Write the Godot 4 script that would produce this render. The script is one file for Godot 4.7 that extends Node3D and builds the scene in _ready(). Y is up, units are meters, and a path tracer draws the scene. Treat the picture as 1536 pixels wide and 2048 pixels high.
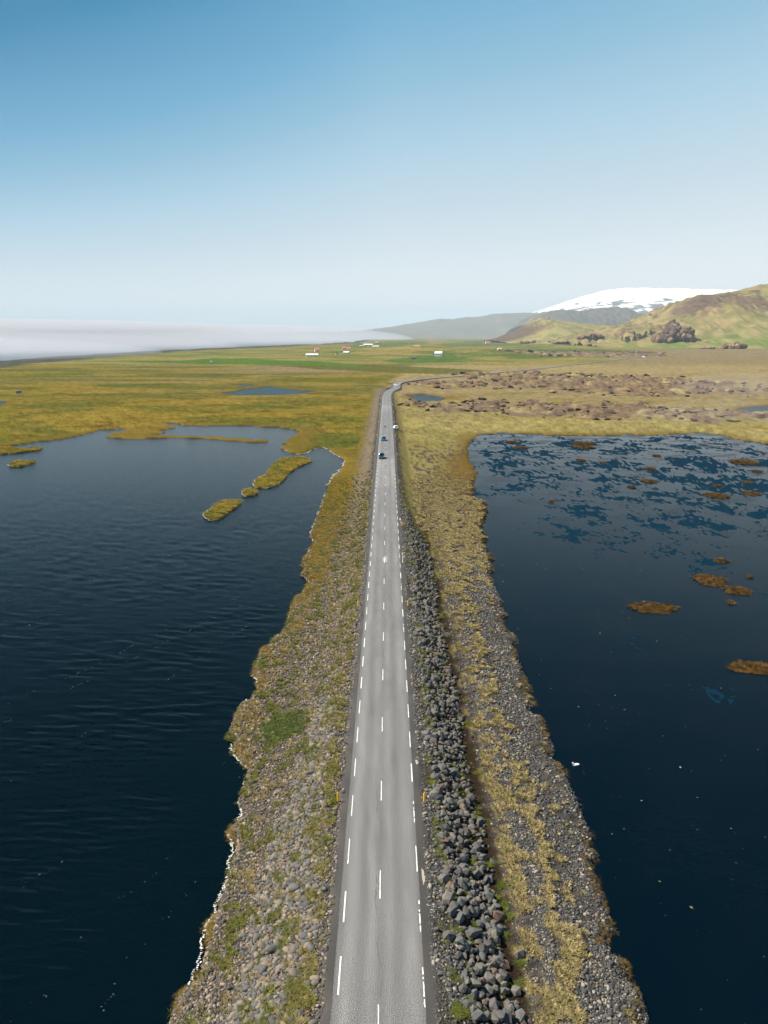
extends Node3D
# A causeway road between two lakes, seen from the air. x is right, y up; "d" below is metres ahead of the viewer (z = -d). Lakes lie at y = 0.

const EXPOSURE := 2.25
const TOWARD_SUN := Vector3(-0.66, 0.80, -0.06)

var N := FastNoiseLite.new()
var R := FastNoiseLite.new()
var C := FastNoiseLite.new()
var rng := RandomNumberGenerator.new()
var names := {}
var mats := {}

# ---------------------------------------------------------------- small helpers
func P(r: int, g: int, b: int) -> Color:      # a base colour from a sunlit sRGB reading
	var c := Color8(r, g, b).srgb_to_linear()
	return Color(c.r * 0.66, c.g * 0.66, c.b * 0.66)

func numbered(called: String) -> String:
	var n: int = names.get(called, 0)
	names[called] = n + 1
	return called if n == 0 else "%s_%03d" % [called, n]

func tag(o: Node, label: String, category := "", group := "", kind := "") -> Node:
	if label: o.set_meta("label", label)
	if category: o.set_meta("category", category)
	if group: o.set_meta("group", group)
	if kind: o.set_meta("kind", kind)
	return o

func thing(called: String, label: String, category: String, at := Vector3.ZERO, turn := 0.0, group := "") -> Node3D:
	var o := Node3D.new()
	o.name = numbered(called)
	add_child(o, true)
	o.position = at
	o.rotation.y = turn
	tag(o, label, category, group)
	return o

func obj(called: String, m: Mesh, mat: Material, parent: Node = null) -> MeshInstance3D:
	var o := MeshInstance3D.new()
	o.mesh = m
	o.material_override = mat
	if parent == null:
		o.name = numbered(called)
		add_child(o, true)
	else:
		o.name = called
		parent.add_child(o, true)
	return o

func mat(key: String, c: Color, rough := 0.9, metal := 0.0, vertex := false) -> StandardMaterial3D:
	if mats.has(key): return mats[key]
	var m := StandardMaterial3D.new()
	m.resource_name = key
	m.albedo_color = c.linear_to_srgb()
	m.roughness = rough
	m.metallic = metal
	m.vertex_color_use_as_albedo = vertex
	mats[key] = m
	return m

func noise_tex(size: int, freq: float, octaves: int, lo: Color, hi: Color, seed_: int, normal := false, strength := 1.0) -> NoiseTexture2D:
	var f := FastNoiseLite.new()
	f.noise_type = FastNoiseLite.TYPE_SIMPLEX_SMOOTH
	f.seed = seed_
	f.frequency = freq
	f.fractal_octaves = octaves
	var t := NoiseTexture2D.new()
	t.width = size
	t.height = size
	t.seamless = true
	t.noise = f
	t.generate_mipmaps = false
	if normal:
		t.as_normal_map = true
		t.bump_strength = strength
	else:
		var g := Gradient.new()
		g.offsets = PackedFloat32Array([0.25, 0.75])
		g.colors = PackedColorArray([lo, hi])
		t.color_ramp = g
	return t

func grain(m: StandardMaterial3D, t: Texture2D, scale: Vector3) -> StandardMaterial3D:
	m.albedo_texture = t
	m.uv1_triplanar = true
	m.uv1_world_triplanar = true
	m.uv1_scale = scale
	return m

func mesh_of(v: PackedVector3Array, idx: PackedInt32Array, c: PackedColorArray = PackedColorArray(), smooth := true) -> ArrayMesh:
	var a := []
	a.resize(Mesh.ARRAY_MAX)
	if not smooth:      # every face with its own corners and normal
		var n := idx.size()
		var fv := PackedVector3Array()
		var fn := PackedVector3Array()
		var fc := PackedColorArray()
		fv.resize(n)
		fn.resize(n)
		if c.size(): fc.resize(n)
		for i in range(0, n, 3):
			var p := v[idx[i]]
			var q := v[idx[i + 1]]
			var r := v[idx[i + 2]]
			var nn := (r - p).cross(q - p).normalized()
			for k in 3:
				fv[i + k] = v[idx[i + k]]
				fn[i + k] = nn
				if c.size(): fc[i + k] = c[idx[i + k]]
		a[Mesh.ARRAY_VERTEX] = fv
		a[Mesh.ARRAY_NORMAL] = fn
		if c.size(): a[Mesh.ARRAY_COLOR] = fc
		var fm := ArrayMesh.new()
		fm.add_surface_from_arrays(Mesh.PRIMITIVE_TRIANGLES, a)
		return fm
	a[Mesh.ARRAY_VERTEX] = v
	if c.size(): a[Mesh.ARRAY_COLOR] = c
	a[Mesh.ARRAY_INDEX] = idx
	var st := SurfaceTool.new()
	st.create_from_arrays(a)
	st.generate_normals()
	return st.commit()

func sat(v: float) -> float: return clampf(v, 0.0, 1.0)
func ss(a: float, b: float, v: float) -> float: return smoothstep(a, b, v)
func n2(x: float, y: float) -> float: return N.get_noise_2d(x, y)

# ---------------------------------------------------------------- shores: outlines in metres (x, d)
var LAKE_L: PackedVector2Array = PackedVector2Array([Vector2(-15.50,20.00),Vector2(-13.24,38.73),Vector2(-12.96,40.55),Vector2(-13.03,42.76),Vector2(-13.00,45.69),Vector2(-12.93,48.97),Vector2(-12.66,52.11),Vector2(-12.60,56.23),Vector2(-12.89,58.16),Vector2(-13.06,61.66),Vector2(-13.00,65.13),Vector2(-13.25,69.41),Vector2(-13.93,70.79),Vector2(-15.26,72.21),Vector2(-16.56,75.75),Vector2(-17.20,79.04),Vector2(-17.08,81.98),Vector2(-16.37,84.48),Vector2(-15.26,87.12),Vector2(-16.12,90.63),Vector2(-16.79,95.19),Vector2(-16.70,100.20),Vector2(-15.53,104.18),Vector2(-14.29,108.66),Vector2(-14.39,113.96),Vector2(-15.18,117.37),Vector2(-14.47,120.24),Vector2(-13.25,126.11),Vector2(-13.02,129.96),Vector2(-14.57,134.02),Vector2(-15.27,140.92),Vector2(-15.25,149.60),Vector2(-14.6,157.3),Vector2(-16.0,165.8),Vector2(-16.0,177.7),Vector2(-15.7,194.3),Vector2(-16.0,210.6),Vector2(-16.4,221.7),Vector2(-16.0,233.9),Vector2(-14.6,243.8),Vector2(-13.6,257.5),Vector2(-13.7,268.3),Vector2(-15.1,274.0),Vector2(-18.3,282.4),Vector2(-20.8,292.7),Vector2(-24.9,303.7),Vector2(-25.5,296.7),Vector2(-27.5,291.4),Vector2(-28.5,283.7),Vector2(-31.5,281.2),Vector2(-34.2,283.7),Vector2(-37.5,292.7),Vector2(-40.5,296.7),Vector2(-40.2,302.2),Vector2(-37.4,306.5),Vector2(-41.8,310.9),Vector2(-40.1,318.6),Vector2(-40.0,324.9),Vector2(-39.2,338.5),Vector2(-37.8,349.3),Vector2(-40.4,357.0),Vector2(-50.5,367.0),Vector2(-59.6,371.1),Vector2(-74.3,373.3),Vector2(-85.6,371.1),Vector2(-95.2,373.3),Vector2(-105.2,386.5),Vector2(-106.6,379.7),Vector2(-96.7,367.0),Vector2(-102.3,355.0),Vector2(-96.3,345.6),Vector2(-101.2,340.2),Vector2(-97.1,335.0),Vector2(-90.0,335.0),Vector2(-76.9,333.3),Vector2(-63.1,328.2),Vector2(-48.4,321.7),Vector2(-46.2,317.0),Vector2(-49.2,312.4),Vector2(-61.0,317.0),Vector2(-76.9,325.8),Vector2(-88.9,329.9),Vector2(-94.5,326.6),Vector2(-102.2,324.9),Vector2(-109.2,324.9),Vector2(-119.7,331.6),Vector2(-120.2,343.8),Vector2(-116.8,353.1),Vector2(-120.0,360.9),Vector2(-129.9,357.0),Vector2(-130.6,336.7),Vector2(-134.3,323.3),Vector2(-140.5,317.0),Vector2(-145.5,306.5),Vector2(-148.6,299.5),Vector2(-179.3,286.2),Vector2(-207.8,262.8),Vector2(-330.0,230.0),Vector2(-330.00,20.00)])
var LAKE_R: PackedVector2Array = PackedVector2Array([Vector2(17.50,20.00),Vector2(16.73,39.77),Vector2(16.58,42.36),Vector2(16.37,45.25),Vector2(16.35,48.48),Vector2(16.68,52.11),Vector2(17.17,56.23),Vector2(17.56,60.22),Vector2(17.86,64.73),Vector2(17.51,71.73),Vector2(17.59,79.04),Vector2(17.43,85.13),Vector2(17.90,93.63),Vector2(18.65,101.97),Vector2(18.22,109.69),Vector2(18.97,120.97),Vector2(19.59,134.62),Vector2(20.69,147.79),Vector2(21.9,168.1),Vector2(26.3,194.3),Vector2(24.6,200.5),Vector2(24.4,210.6),Vector2(29.0,238.3),Vector2(29.3,262.8),Vector2(31.6,292.7),Vector2(36.7,321.7),Vector2(41.9,338.5),Vector2(51.6,345.6),Vector2(64.3,342.0),Vector2(78.1,335.0),Vector2(93.2,335.0),Vector2(107.3,338.5),Vector2(122.5,338.5),Vector2(140.6,345.6),Vector2(148.0,342.0),Vector2(147.7,321.7),Vector2(153.5,309.5),Vector2(172.6,286.2),Vector2(330.0,240.0),Vector2(330.00,20.00)])
var PONDS := [PackedVector2Array([Vector2(-124.8,585.4),Vector2(-115.1,606.8),Vector2(-112.4,635.9),Vector2(-96.7,667.9),Vector2(-66.7,624.0),Vector2(-50.6,612.4),Vector2(-62.1,580.3),Vector2(-82.1,565.4),Vector2(-108.2,570.3)]),PackedVector2Array([Vector2(-135.2,695.8),Vector2(-124.1,703.1),Vector2(-107.4,681.5),Vector2(-118.0,667.9)]),PackedVector2Array([Vector2(16.3,570.3),Vector2(30.3,580.3),Vector2(43.9,542.2),Vector2(37.2,520.9),Vector2(25.2,512.8),Vector2(21.3,537.8)]),PackedVector2Array([Vector2(2.7,695.8),Vector2(6.8,710.6),Vector2(10.8,706.9),Vector2(8.7,688.6)]),PackedVector2Array([Vector2(-264.8,501.1),Vector2(-255.1,520.9),Vector2(-246.3,512.8),Vector2(-236.8,482.7),Vector2(-243.0,459.1)]),PackedVector2Array([Vector2(195.2,437.7),Vector2(216.4,468.9),Vector2(255.9,493.6),Vector2(207.1,397.7),Vector2(196.1,418.1)])]
var ISLETS := [
	[PackedVector2Array([Vector2(-153.1,296.7),Vector2(-144.8,299.5),Vector2(-137.3,295.3),Vector2(-131.6,299.5),Vector2(-130.1,291.4),Vector2(-134.5,284.9),Vector2(-143.5,277.6)]), "long low grass islet at the left edge of the picture"],
	[PackedVector2Array([Vector2(-125.8,257.5),Vector2(-126.4,265.0),Vector2(-119.7,265.0),Vector2(-118.5,259.6),Vector2(-119.9,253.5),Vector2(-122.9,253.5)]), "small oval grass islet with a foam rim near the left edge"],
	[PackedVector2Array([Vector2(-38.2,222.4),Vector2(-38.5,229.0),Vector2(-36.8,239.6),Vector2(-37.1,261.1),Vector2(-35.7,271.6),Vector2(-29.8,274.8),Vector2(-24.6,266.4),Vector2(-26.3,259.6),Vector2(-28.4,252.6),Vector2(-29.8,242.1),Vector2(-30.0,230.2),Vector2(-30.9,221.4),Vector2(-33.3,216.2),Vector2(-36.2,217.2)]), "largest and farthest of the three grass islets in a row"],
	[PackedVector2Array([Vector2(-39.4,210.3),Vector2(-39.1,214.2),Vector2(-36.2,215.2),Vector2(-34.5,211.3),Vector2(-34.8,206.5),Vector2(-37.5,204.7)]), "smallest grass islet, middle one of the three in a row"],
	[PackedVector2Array([Vector2(-43.7,182.6),Vector2(-43.3,187.9),Vector2(-43.0,196.0),Vector2(-42.2,198.9),Vector2(-37.6,199.4),Vector2(-36.8,196.8),Vector2(-37.4,190.3),Vector2(-38.0,183.4),Vector2(-39.2,177.6),Vector2(-40.6,177.0),Vector2(-42.5,179.8)]), "nearest of the three grass islets in a row"]]
var MOUNDS := [[42.8,117.1,3.57,2.56],[57.5,131.4,2.74,3.17],[59.8,125.6,2.20,2.25],[48.1,94.2,3.19,2.03],[64.5,143.6,1.44,1.36],[89.6,205.8,3.03,3.37],[100.6,209.2,1.92,3.13],[122.7,262.8,3.92,5.38],[78.5,227.3,1.93,2.85],[80.3,310.9,4.22,3.73],[77.4,299.5,4.06,3.46],[86.3,249.5,1.62,1.95],[68.5,267.2,1.56,2.22],[74.4,261.7,0.85,2.14],[98.0,277.6,1.26,1.79],[56.1,119.5,0.57,0.72],[119.0,244.7,1.43,1.88],[107.1,225.6,1.18,1.61],[95.6,219.4,1.29,1.52],[70.7,217.9,1.00,1.50],[65.4,133.1,0.63,0.74],[43.8,198.6,0.78,1.26],[52.1,314.0,2.23,3.04],[52.4,298.1,2.31,2.75]]
var COAST: PackedVector2Array = PackedVector2Array([Vector2(-630.2,851.7),Vector2(-649.6,1120.0),Vector2(-663.0,1368.5),Vector2(-681.2,1618.4),Vector2(-638.2,2078.8),Vector2(-531.5,2429.6),Vector2(-435.7,2796.3),Vector2(-288.7,3592.8),Vector2(-216.1,5065.7),Vector2(-46.6,9293.5)])
var FIELDS := [
	[PackedVector2Array([Vector2(-356.9,1306.6),Vector2(-328.7,1498.4),Vector2(-229.2,1466.2),Vector2(-180.4,1375.1),Vector2(-106.6,1319.7),Vector2(-51.5,1198.9),Vector2(-25.9,1080.1),Vector2(-83.2,1117.0),Vector2(-151.9,1156.5),Vector2(-248.2,1198.9)]), P(88,128,44)],
	[PackedVector2Array([Vector2(-146.7,1117.0),Vector2(-35.7,1177.3),Vector2(22.2,1098.2),Vector2(85.9,1029.0),Vector2(130.9,953.8),Vector2(61.3,865.1),Vector2(-4.7,920.1),Vector2(-80.7,997.6)]), P(104,108,46)],
	[PackedVector2Array([Vector2(-6.8,1346.8),Vector2(61.2,1565.5),Vector2(136.1,1636.6),Vector2(162.4,1498.4),Vector2(105.7,1268.6),Vector2(24.7,1221.3)]), P(92,122,56)],
	[PackedVector2Array([Vector2(179.7,1878.3),Vector2(344.3,2361.1),Vector2(551.6,2296.8),Vector2(696.9,2122.8),Vector2(535.6,1970.4),Vector2(244.6,1673.7)]), P(96,118,58)],
	[PackedVector2Array([Vector2(239.2,1636.6),Vector2(406.5,1834.6),Vector2(520.6,1751.6),Vector2(332.4,1498.4),Vector2(228.0,1435.0)]), P(104,120,60)],
	[PackedVector2Array([Vector2(-126.5,2580.3),Vector2(-114.6,3803.5),Vector2(89.1,4438.7),Vector2(219.6,3803.5),Vector2(55.5,2758.7),Vector2(-54.9,2296.8)]), P(105,126,72)],
	[PackedVector2Array([Vector2(192.2,3327.2),Vector2(641.7,5327.9),Vector2(869.0,4438.7),Vector2(509.9,2985.2),Vector2(214.0,2580.3)]), P(110,126,72)],
	[PackedVector2Array([Vector2(451.6,1878.3),Vector2(601.6,2069.9),Vector2(713.9,2019.2),Vector2(614.4,1834.6),Vector2(445.4,1636.6),Vector2(350.0,1673.7)]), P(112,88,68)]]
var ROADPTS: PackedVector2Array = PackedVector2Array([Vector2(-0.46,10.00),Vector2(-0.25,60.00),Vector2(0.00,120.00),Vector2(0.3,200.0),Vector2(0.8,300.0),Vector2(1.2,400.0),Vector2(1.5,480.0),Vector2(1.8,540.0),Vector2(4.2,590.0),Vector2(9.5,630.0),Vector2(14.3,705.7),Vector2(40.0,768.7),Vector2(88.7,838.5),Vector2(156.1,942.2),Vector2(221.8,1057.3),Vector2(354.3,1300.1),Vector2(487.5,1541.2),Vector2(595.2,1744.1),Vector2(660.0,1893.0),Vector2(674.5,1996.4),Vector2(593.3,2041.3),Vector2(508.4,2061.8)])
var field_box := []

func roughen(p: PackedVector2Array, closed: bool, step: float, amp: float, far_amp: float) -> PackedVector2Array:
	var out := PackedVector2Array()
	var n := p.size()
	var run := 0.0
	for i in (n if closed else n - 1):
		var a := p[i]
		var b := p[(i + 1) % n]
		var l := a.distance_to(b)
		if l > 120.0:
			out.append(a)
			continue
		var st := maxf(step, a.y * 0.004)
		var k := maxi(1, int(l / st))
		var side := (b - a).orthogonal().normalized()
		for j in k:
			var t := float(j) / k
			var q := a.lerp(b, t)
			var am := lerpf(amp, far_amp, sat((q.y - 100.0) / 250.0))
			var wob := n2(q.x * 0.9 + 40.0, q.y * 0.9) * 0.6 + n2(q.x * 0.25, q.y * 0.25 + 9.0)
			out.append(q + side * wob * am)
	return out

class Mask:
	var x0: float
	var d0: float
	var cx: float
	var cd: float
	var w: int
	var h: int
	var img: Image
	var data: PackedByteArray
	func start(x0_: float, x1: float, d0_: float, d1: float, cx_: float, cd_: float) -> void:
		x0 = x0_
		d0 = d0_
		cx = cx_
		cd = cd_
		w = int((x1 - x0) / cx)
		h = int((d1 - d0) / cd)
		img = Image.create(w, h, false, Image.FORMAT_L8)
		img.fill(Color.WHITE)
	func fill(p: PackedVector2Array, c: Color) -> void:
		var n := p.size()
		var hits := []
		hits.resize(h)
		for i in n:
			var a := p[i]
			var b := p[(i + 1) % n]
			if a.y > b.y:
				var t := a
				a = b
				b = t
			var r0 := maxi(0, int(ceil((a.y - d0) / cd - 0.5)))
			var r1 := mini(h - 1, int(ceil((b.y - d0) / cd - 0.5)) - 1)
			for r in range(r0, r1 + 1):
				var yy := d0 + (r + 0.5) * cd
				var xx := a.x + (b.x - a.x) * (yy - a.y) / (b.y - a.y)
				if hits[r] == null: hits[r] = PackedFloat32Array()
				hits[r].append(xx)
		for r in h:
			if hits[r] == null: continue
			var s: PackedFloat32Array = hits[r]
			s.sort()
			for k in range(0, s.size() - 1, 2):
				var c0 := clampi(int(round((s[k] - x0) / cx)), 0, w)
				var c1 := clampi(int(round((s[k + 1] - x0) / cx)), 0, w)
				if c1 > c0: img.fill_rect(Rect2i(c0, r, c1 - c0, 1), c)
	func finish(halvings: int) -> void:
		var s := Vector2i(w, h)
		var t := s
		for k in halvings:
			t = t / 2
			img.resize(t.x, t.y, Image.INTERPOLATE_BILINEAR)
		img.resize(s.x, s.y, Image.INTERPOLATE_CUBIC)
		data = img.get_data()
	func inside(x: float, d: float) -> bool:
		return x > x0 + cx and x < x0 + (w - 2) * cx and d > d0 + cd and d < d0 + (h - 2) * cd
	func at(x: float, d: float) -> float:
		var fx := (x - x0) / cx - 0.5
		var fy := (d - d0) / cd - 0.5
		var ix := int(fx)
		var iy := int(fy)
		fx -= ix
		fy -= iy
		var o := iy * w + ix
		var a := data[o] + (data[o + 1] - data[o]) * fx
		var b := data[o + w] + (data[o + w + 1] - data[o + w]) * fx
		return (a + (b - a) * fy) / 255.0

var near := Mask.new()
var far := Mask.new()
var wide := Mask.new()
var shore_l: PackedFloat32Array
var shore_r: PackedFloat32Array
var foam_line: PackedVector2Array

func make_masks() -> void:
	var ll := roughen(LAKE_L, true, 0.5, 0.45, 0.9)
	var lr := roughen(LAKE_R, true, 0.5, 1.0, 2.4)
	foam_line = ll
	near.start(-70, 70, 20, 235, 0.14, 0.16)
	far.start(-400, 340, 150, 760, 0.5, 0.5)
	wide.start(-400, 340, 20, 760, 1.0, 1.0)
	for m: Mask in [near, far, wide]:
		m.fill(ll, Color.BLACK)
		m.fill(lr, Color.BLACK)
		if m != near:
			for p: PackedVector2Array in PONDS:
				m.fill(roughen(p, true, 1.5, 0.8, 1.2), Color.BLACK)
	near.finish(3)
	far.finish(2)
	wide.finish(4)
	shore_l.resize(640)
	shore_r.resize(640)
	for i in 640:
		var d := 22.0 + i * 0.5
		var c := road_x(d)
		var xl := 5.0
		while xl < 60.0 and land_mask(c - xl, d) > 0.5: xl += 0.35
		var xr := 6.0
		while xr < 60.0 and land_mask(c + xr, d) > 0.5: xr += 0.35
		shore_l[i] = xl
		shore_r[i] = xr

func land_mask(x: float, d: float) -> float:
	if d < 225.0 and near.inside(x, d):
		if d > 200.0: return lerpf(near.at(x, d), far.at(x, d), (d - 200.0) / 25.0)
		return near.at(x, d)
	if far.inside(x, d): return far.at(x, d)
	if d < 240.0 and absf(x) < 900.0: return 0.0
	return 1.0

func coast_x(d: float) -> float:
	if d < COAST[0].y: return COAST[0].x - (COAST[0].y - d) * 0.3
	for i in COAST.size() - 1:
		if d < COAST[i + 1].y:
			return lerpf(COAST[i].x, COAST[i + 1].x, (d - COAST[i].y) / (COAST[i + 1].y - COAST[i].y))
	return COAST[COAST.size() - 1].x

# ---------------------------------------------------------------- the lie of the land
func road_x(d: float) -> float: return -0.5 + 0.0042 * d
func road_y(d: float) -> float: return 2.6 - 0.9 * ss(330.0, 620.0, d)

func plain(x: float, d: float) -> float:
	var h := 0.55 + 0.3 * n2(x * 0.012, d * 0.012) + 0.22 * n2(x * 0.07, d * 0.07) * ss(40.0, 240.0, d)
	if d > 220.0:
		h += 0.28 * ss(220.0, 300.0, d) * maxf(0.0, n2(x * 0.35, d * 0.22))
	if d > 600.0:
		h += 0.5 * ss(600.0, 1000.0, d) + 8.0 * ss(1400.0, 3200.0, d)
		var u := (x - 60.0) / 170.0
		var v := (d - 1950.0) / 260.0
		h += 13.0 * exp(-u * u - v * v) * (1.0 + 0.5 * n2(x * 0.012, d * 0.009))
		u = (x - 250.0) / 90.0
		v = (d - 1750.0) / 130.0
		h += 7.0 * exp(-u * u - v * v)
		u = (x - 10.0) / 60.0
		v = (d - 1620.0) / 90.0
		h += 4.0 * exp(-u * u - v * v)
		h += ss(900.0, 2000.0, d) * 1.1 * n2(x * 0.009, d * 0.007)
	return h

func height(x: float, d: float) -> float:
	var h := plain(x, d)
	if d < 640.0:
		var q := x - road_x(d)
		var e := 0.0
		var up := maxf(0.0, road_y(d) - 0.12 - h)
		if q < 0.0:
			e = 1.0 - ss(3.6, 12.0, -q)
			e = lerpf(e, 1.0 - ss(3.6, 8.5, -q), ss(60.0, 110.0, d))
		else:
			e = 1.0 - ss(3.9, 8.8, q)
			if d < 230.0:
				var f := 1.0 - ss(170.0, 230.0, d)
				h += f * (0.55 * exp(-pow((q - 12.3) / 2.1, 2.0)) - 0.2 * exp(-pow((q - 9.3) / 0.9, 2.0)))
		h += up * e
		if d < 260.0 and absf(q) > 3.6:
			h += 0.05 * n2(x * 1.3, d * 1.3) + 0.06 * n2(x * 0.45, d * 0.45)
	if d < 800.0:
		var m := land_mask(x, d)
		if m < 0.999:
			var s := (m - 0.5) * 2.0
			h = h * s if s > 0.0 else s * 0.9
	elif x < -200.0:
		var c := coast_x(d) + 12.0 * n2(x * 0.01, d * 0.01)
		h = lerpf(-2.0, h, ss(-12.0, 12.0, x - c))
	return h

# ---------------------------------------------------------------- what the ground is made of
var GRAVEL_DARK: Color
var GRAVEL: Color
var GRAVEL_TAN: Color
var SOIL: Color
var MUD: Color
var STRAW: Color
var GOLD: Color
var OLIVE: Color
var GREEN: Color
var BRIGHT: Color
var MOSS: Color
var PALE: Color
var SCRUB: Color
var RUST: Color

func palette() -> void:
	GRAVEL_DARK = P(84, 82, 80)
	GRAVEL = P(126, 119, 113)
	GRAVEL_TAN = P(160, 144, 122)
	SOIL = P(84, 74, 62)
	MUD = P(70, 58, 47)
	STRAW = P(172, 153, 117)
	GOLD = P(166, 145, 62)
	OLIVE = P(124, 124, 52)
	GREEN = P(98, 112, 54)
	BRIGHT = P(76, 104, 48)
	MOSS = P(134, 104, 46)
	PALE = P(186, 172, 108)
	SCRUB = P(108, 112, 102)
	RUST = P(126, 98, 56)

func right_grass(x: float, d: float, q: float) -> float:      # how grassy the right bank is, 0.5 = edge of a clump
	var a := n2(x * 0.34, d * 0.15)
	var far_ := ss(90.0, 180.0, d)
	var clump := n2(x * 0.55 + 5.0, d * 0.42)
	return 0.33 + a * lerpf(0.9, 1.5, far_) + clump * lerpf(1.1, 0.6, far_) + far_ * 0.45 - ss(12.8, 15.5, q) * (1.0 - ss(110.0, 160.0, d)) * 0.6

func plain_tint(x: float, d: float) -> Color:
	var m1 := n2(x * 0.0065, d * 0.011)
	var m2 := n2(x * 0.03 + 7.0, d * 0.055)
	var m3 := n2(x * 0.16, d * 0.2 + 3.0)
	var left := GOLD.lerp(OLIVE, sat(0.4 + m1 * 2.0 + m2 * 0.8 + ss(420.0, 760.0, d) * 0.3))
	left = left.lerp(MOSS, sat(m2 * 1.6 - 0.12) * (1.0 - ss(500.0, 900.0, d)))
	left = left.lerp(GREEN, sat(n2(x * 0.01 + 31.0, d * 0.012) * 2.2 - 0.3) * 0.75)
	left = left.lerp(STRAW, sat(n2(x * 0.004 + 11.0, d * 0.02) * 2.4 - 0.2) * ss(480.0, 700.0, d) * 0.75)
	left = left.lerp(STRAW, 0.7 * ss(860.0, 940.0, d) * (1.0 - ss(1080.0, 1180.0, d)) * ss(-260.0, -120.0, x))
	var right := PALE.lerp(OLIVE, sat(m1 * 1.6 - 0.05) * 0.8)
	right = right.lerp(STRAW, sat(ss(320.0, 620.0, d) * 0.9 + m2 * 0.8)).lerp(P(206, 186, 132), 0.5 * sat(ss(500.0, 900.0, d) + m1))
	right = right.lerp(GOLD, sat(n2(x * 0.012 + 5.0, d * 0.02) * 2.0 - 0.25) * 0.8 * (1.0 - ss(700.0, 1100.0, d)))
	var c := left.lerp(right, ss(-6.0, 8.0, x - road_x(minf(d, 640.0)) - (d - 640.0) * 0.08 * ss(640.0, 900.0, d)))
	if d > 1050.0:
		var meadow := P(140, 146, 74).lerp(P(186, 166, 100), sat(0.5 + n2(x * 0.004, d * 0.012) * 2.0))
		meadow = meadow.lerp(P(100, 128, 60), sat(n2(x * 0.003 + 3.0, d * 0.006) * 2.5 - 0.3))
		if x > 300.0 and d < 2300.0: meadow = meadow.lerp(STRAW, ss(300.0, 420.0, x - (d - 1300.0) * 0.35) * 0.9)
		c = c.lerp(meadow, ss(1050.0, 1250.0, d))
	for i in FIELDS.size():
		var b: Rect2 = field_box[i]
		if b.has_point(Vector2(x, d)) and Geometry2D.is_point_in_polygon(Vector2(x + 6.0 * m2, d + 12.0 * m3), FIELDS[i][0]):
			var fc: Color = FIELDS[i][1]
			c = fc.lerp(c, 0.12) * 1.15
			break
	if d > 700.0 and x < -120.0:
		var off := x - coast_x(d)
		var reach := 150.0 + 60.0 * n2(x * 0.01, d * 0.01)
		c = c.lerp(SCRUB.lerp(P(70, 74, 70), sat(n2(x * 0.05, d * 0.03) * 2.0)), 1.0 - ss(reach * 0.7, reach, off))
		c = c.lerp(P(128, 122, 110), 1.0 - ss(5.0, 22.0, off))
	return c * (1.0 + 0.5 * m3 + 0.45 * n2(x * 0.6, d * 0.33) * (1.0 - ss(350.0, 700.0, d)))

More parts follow.
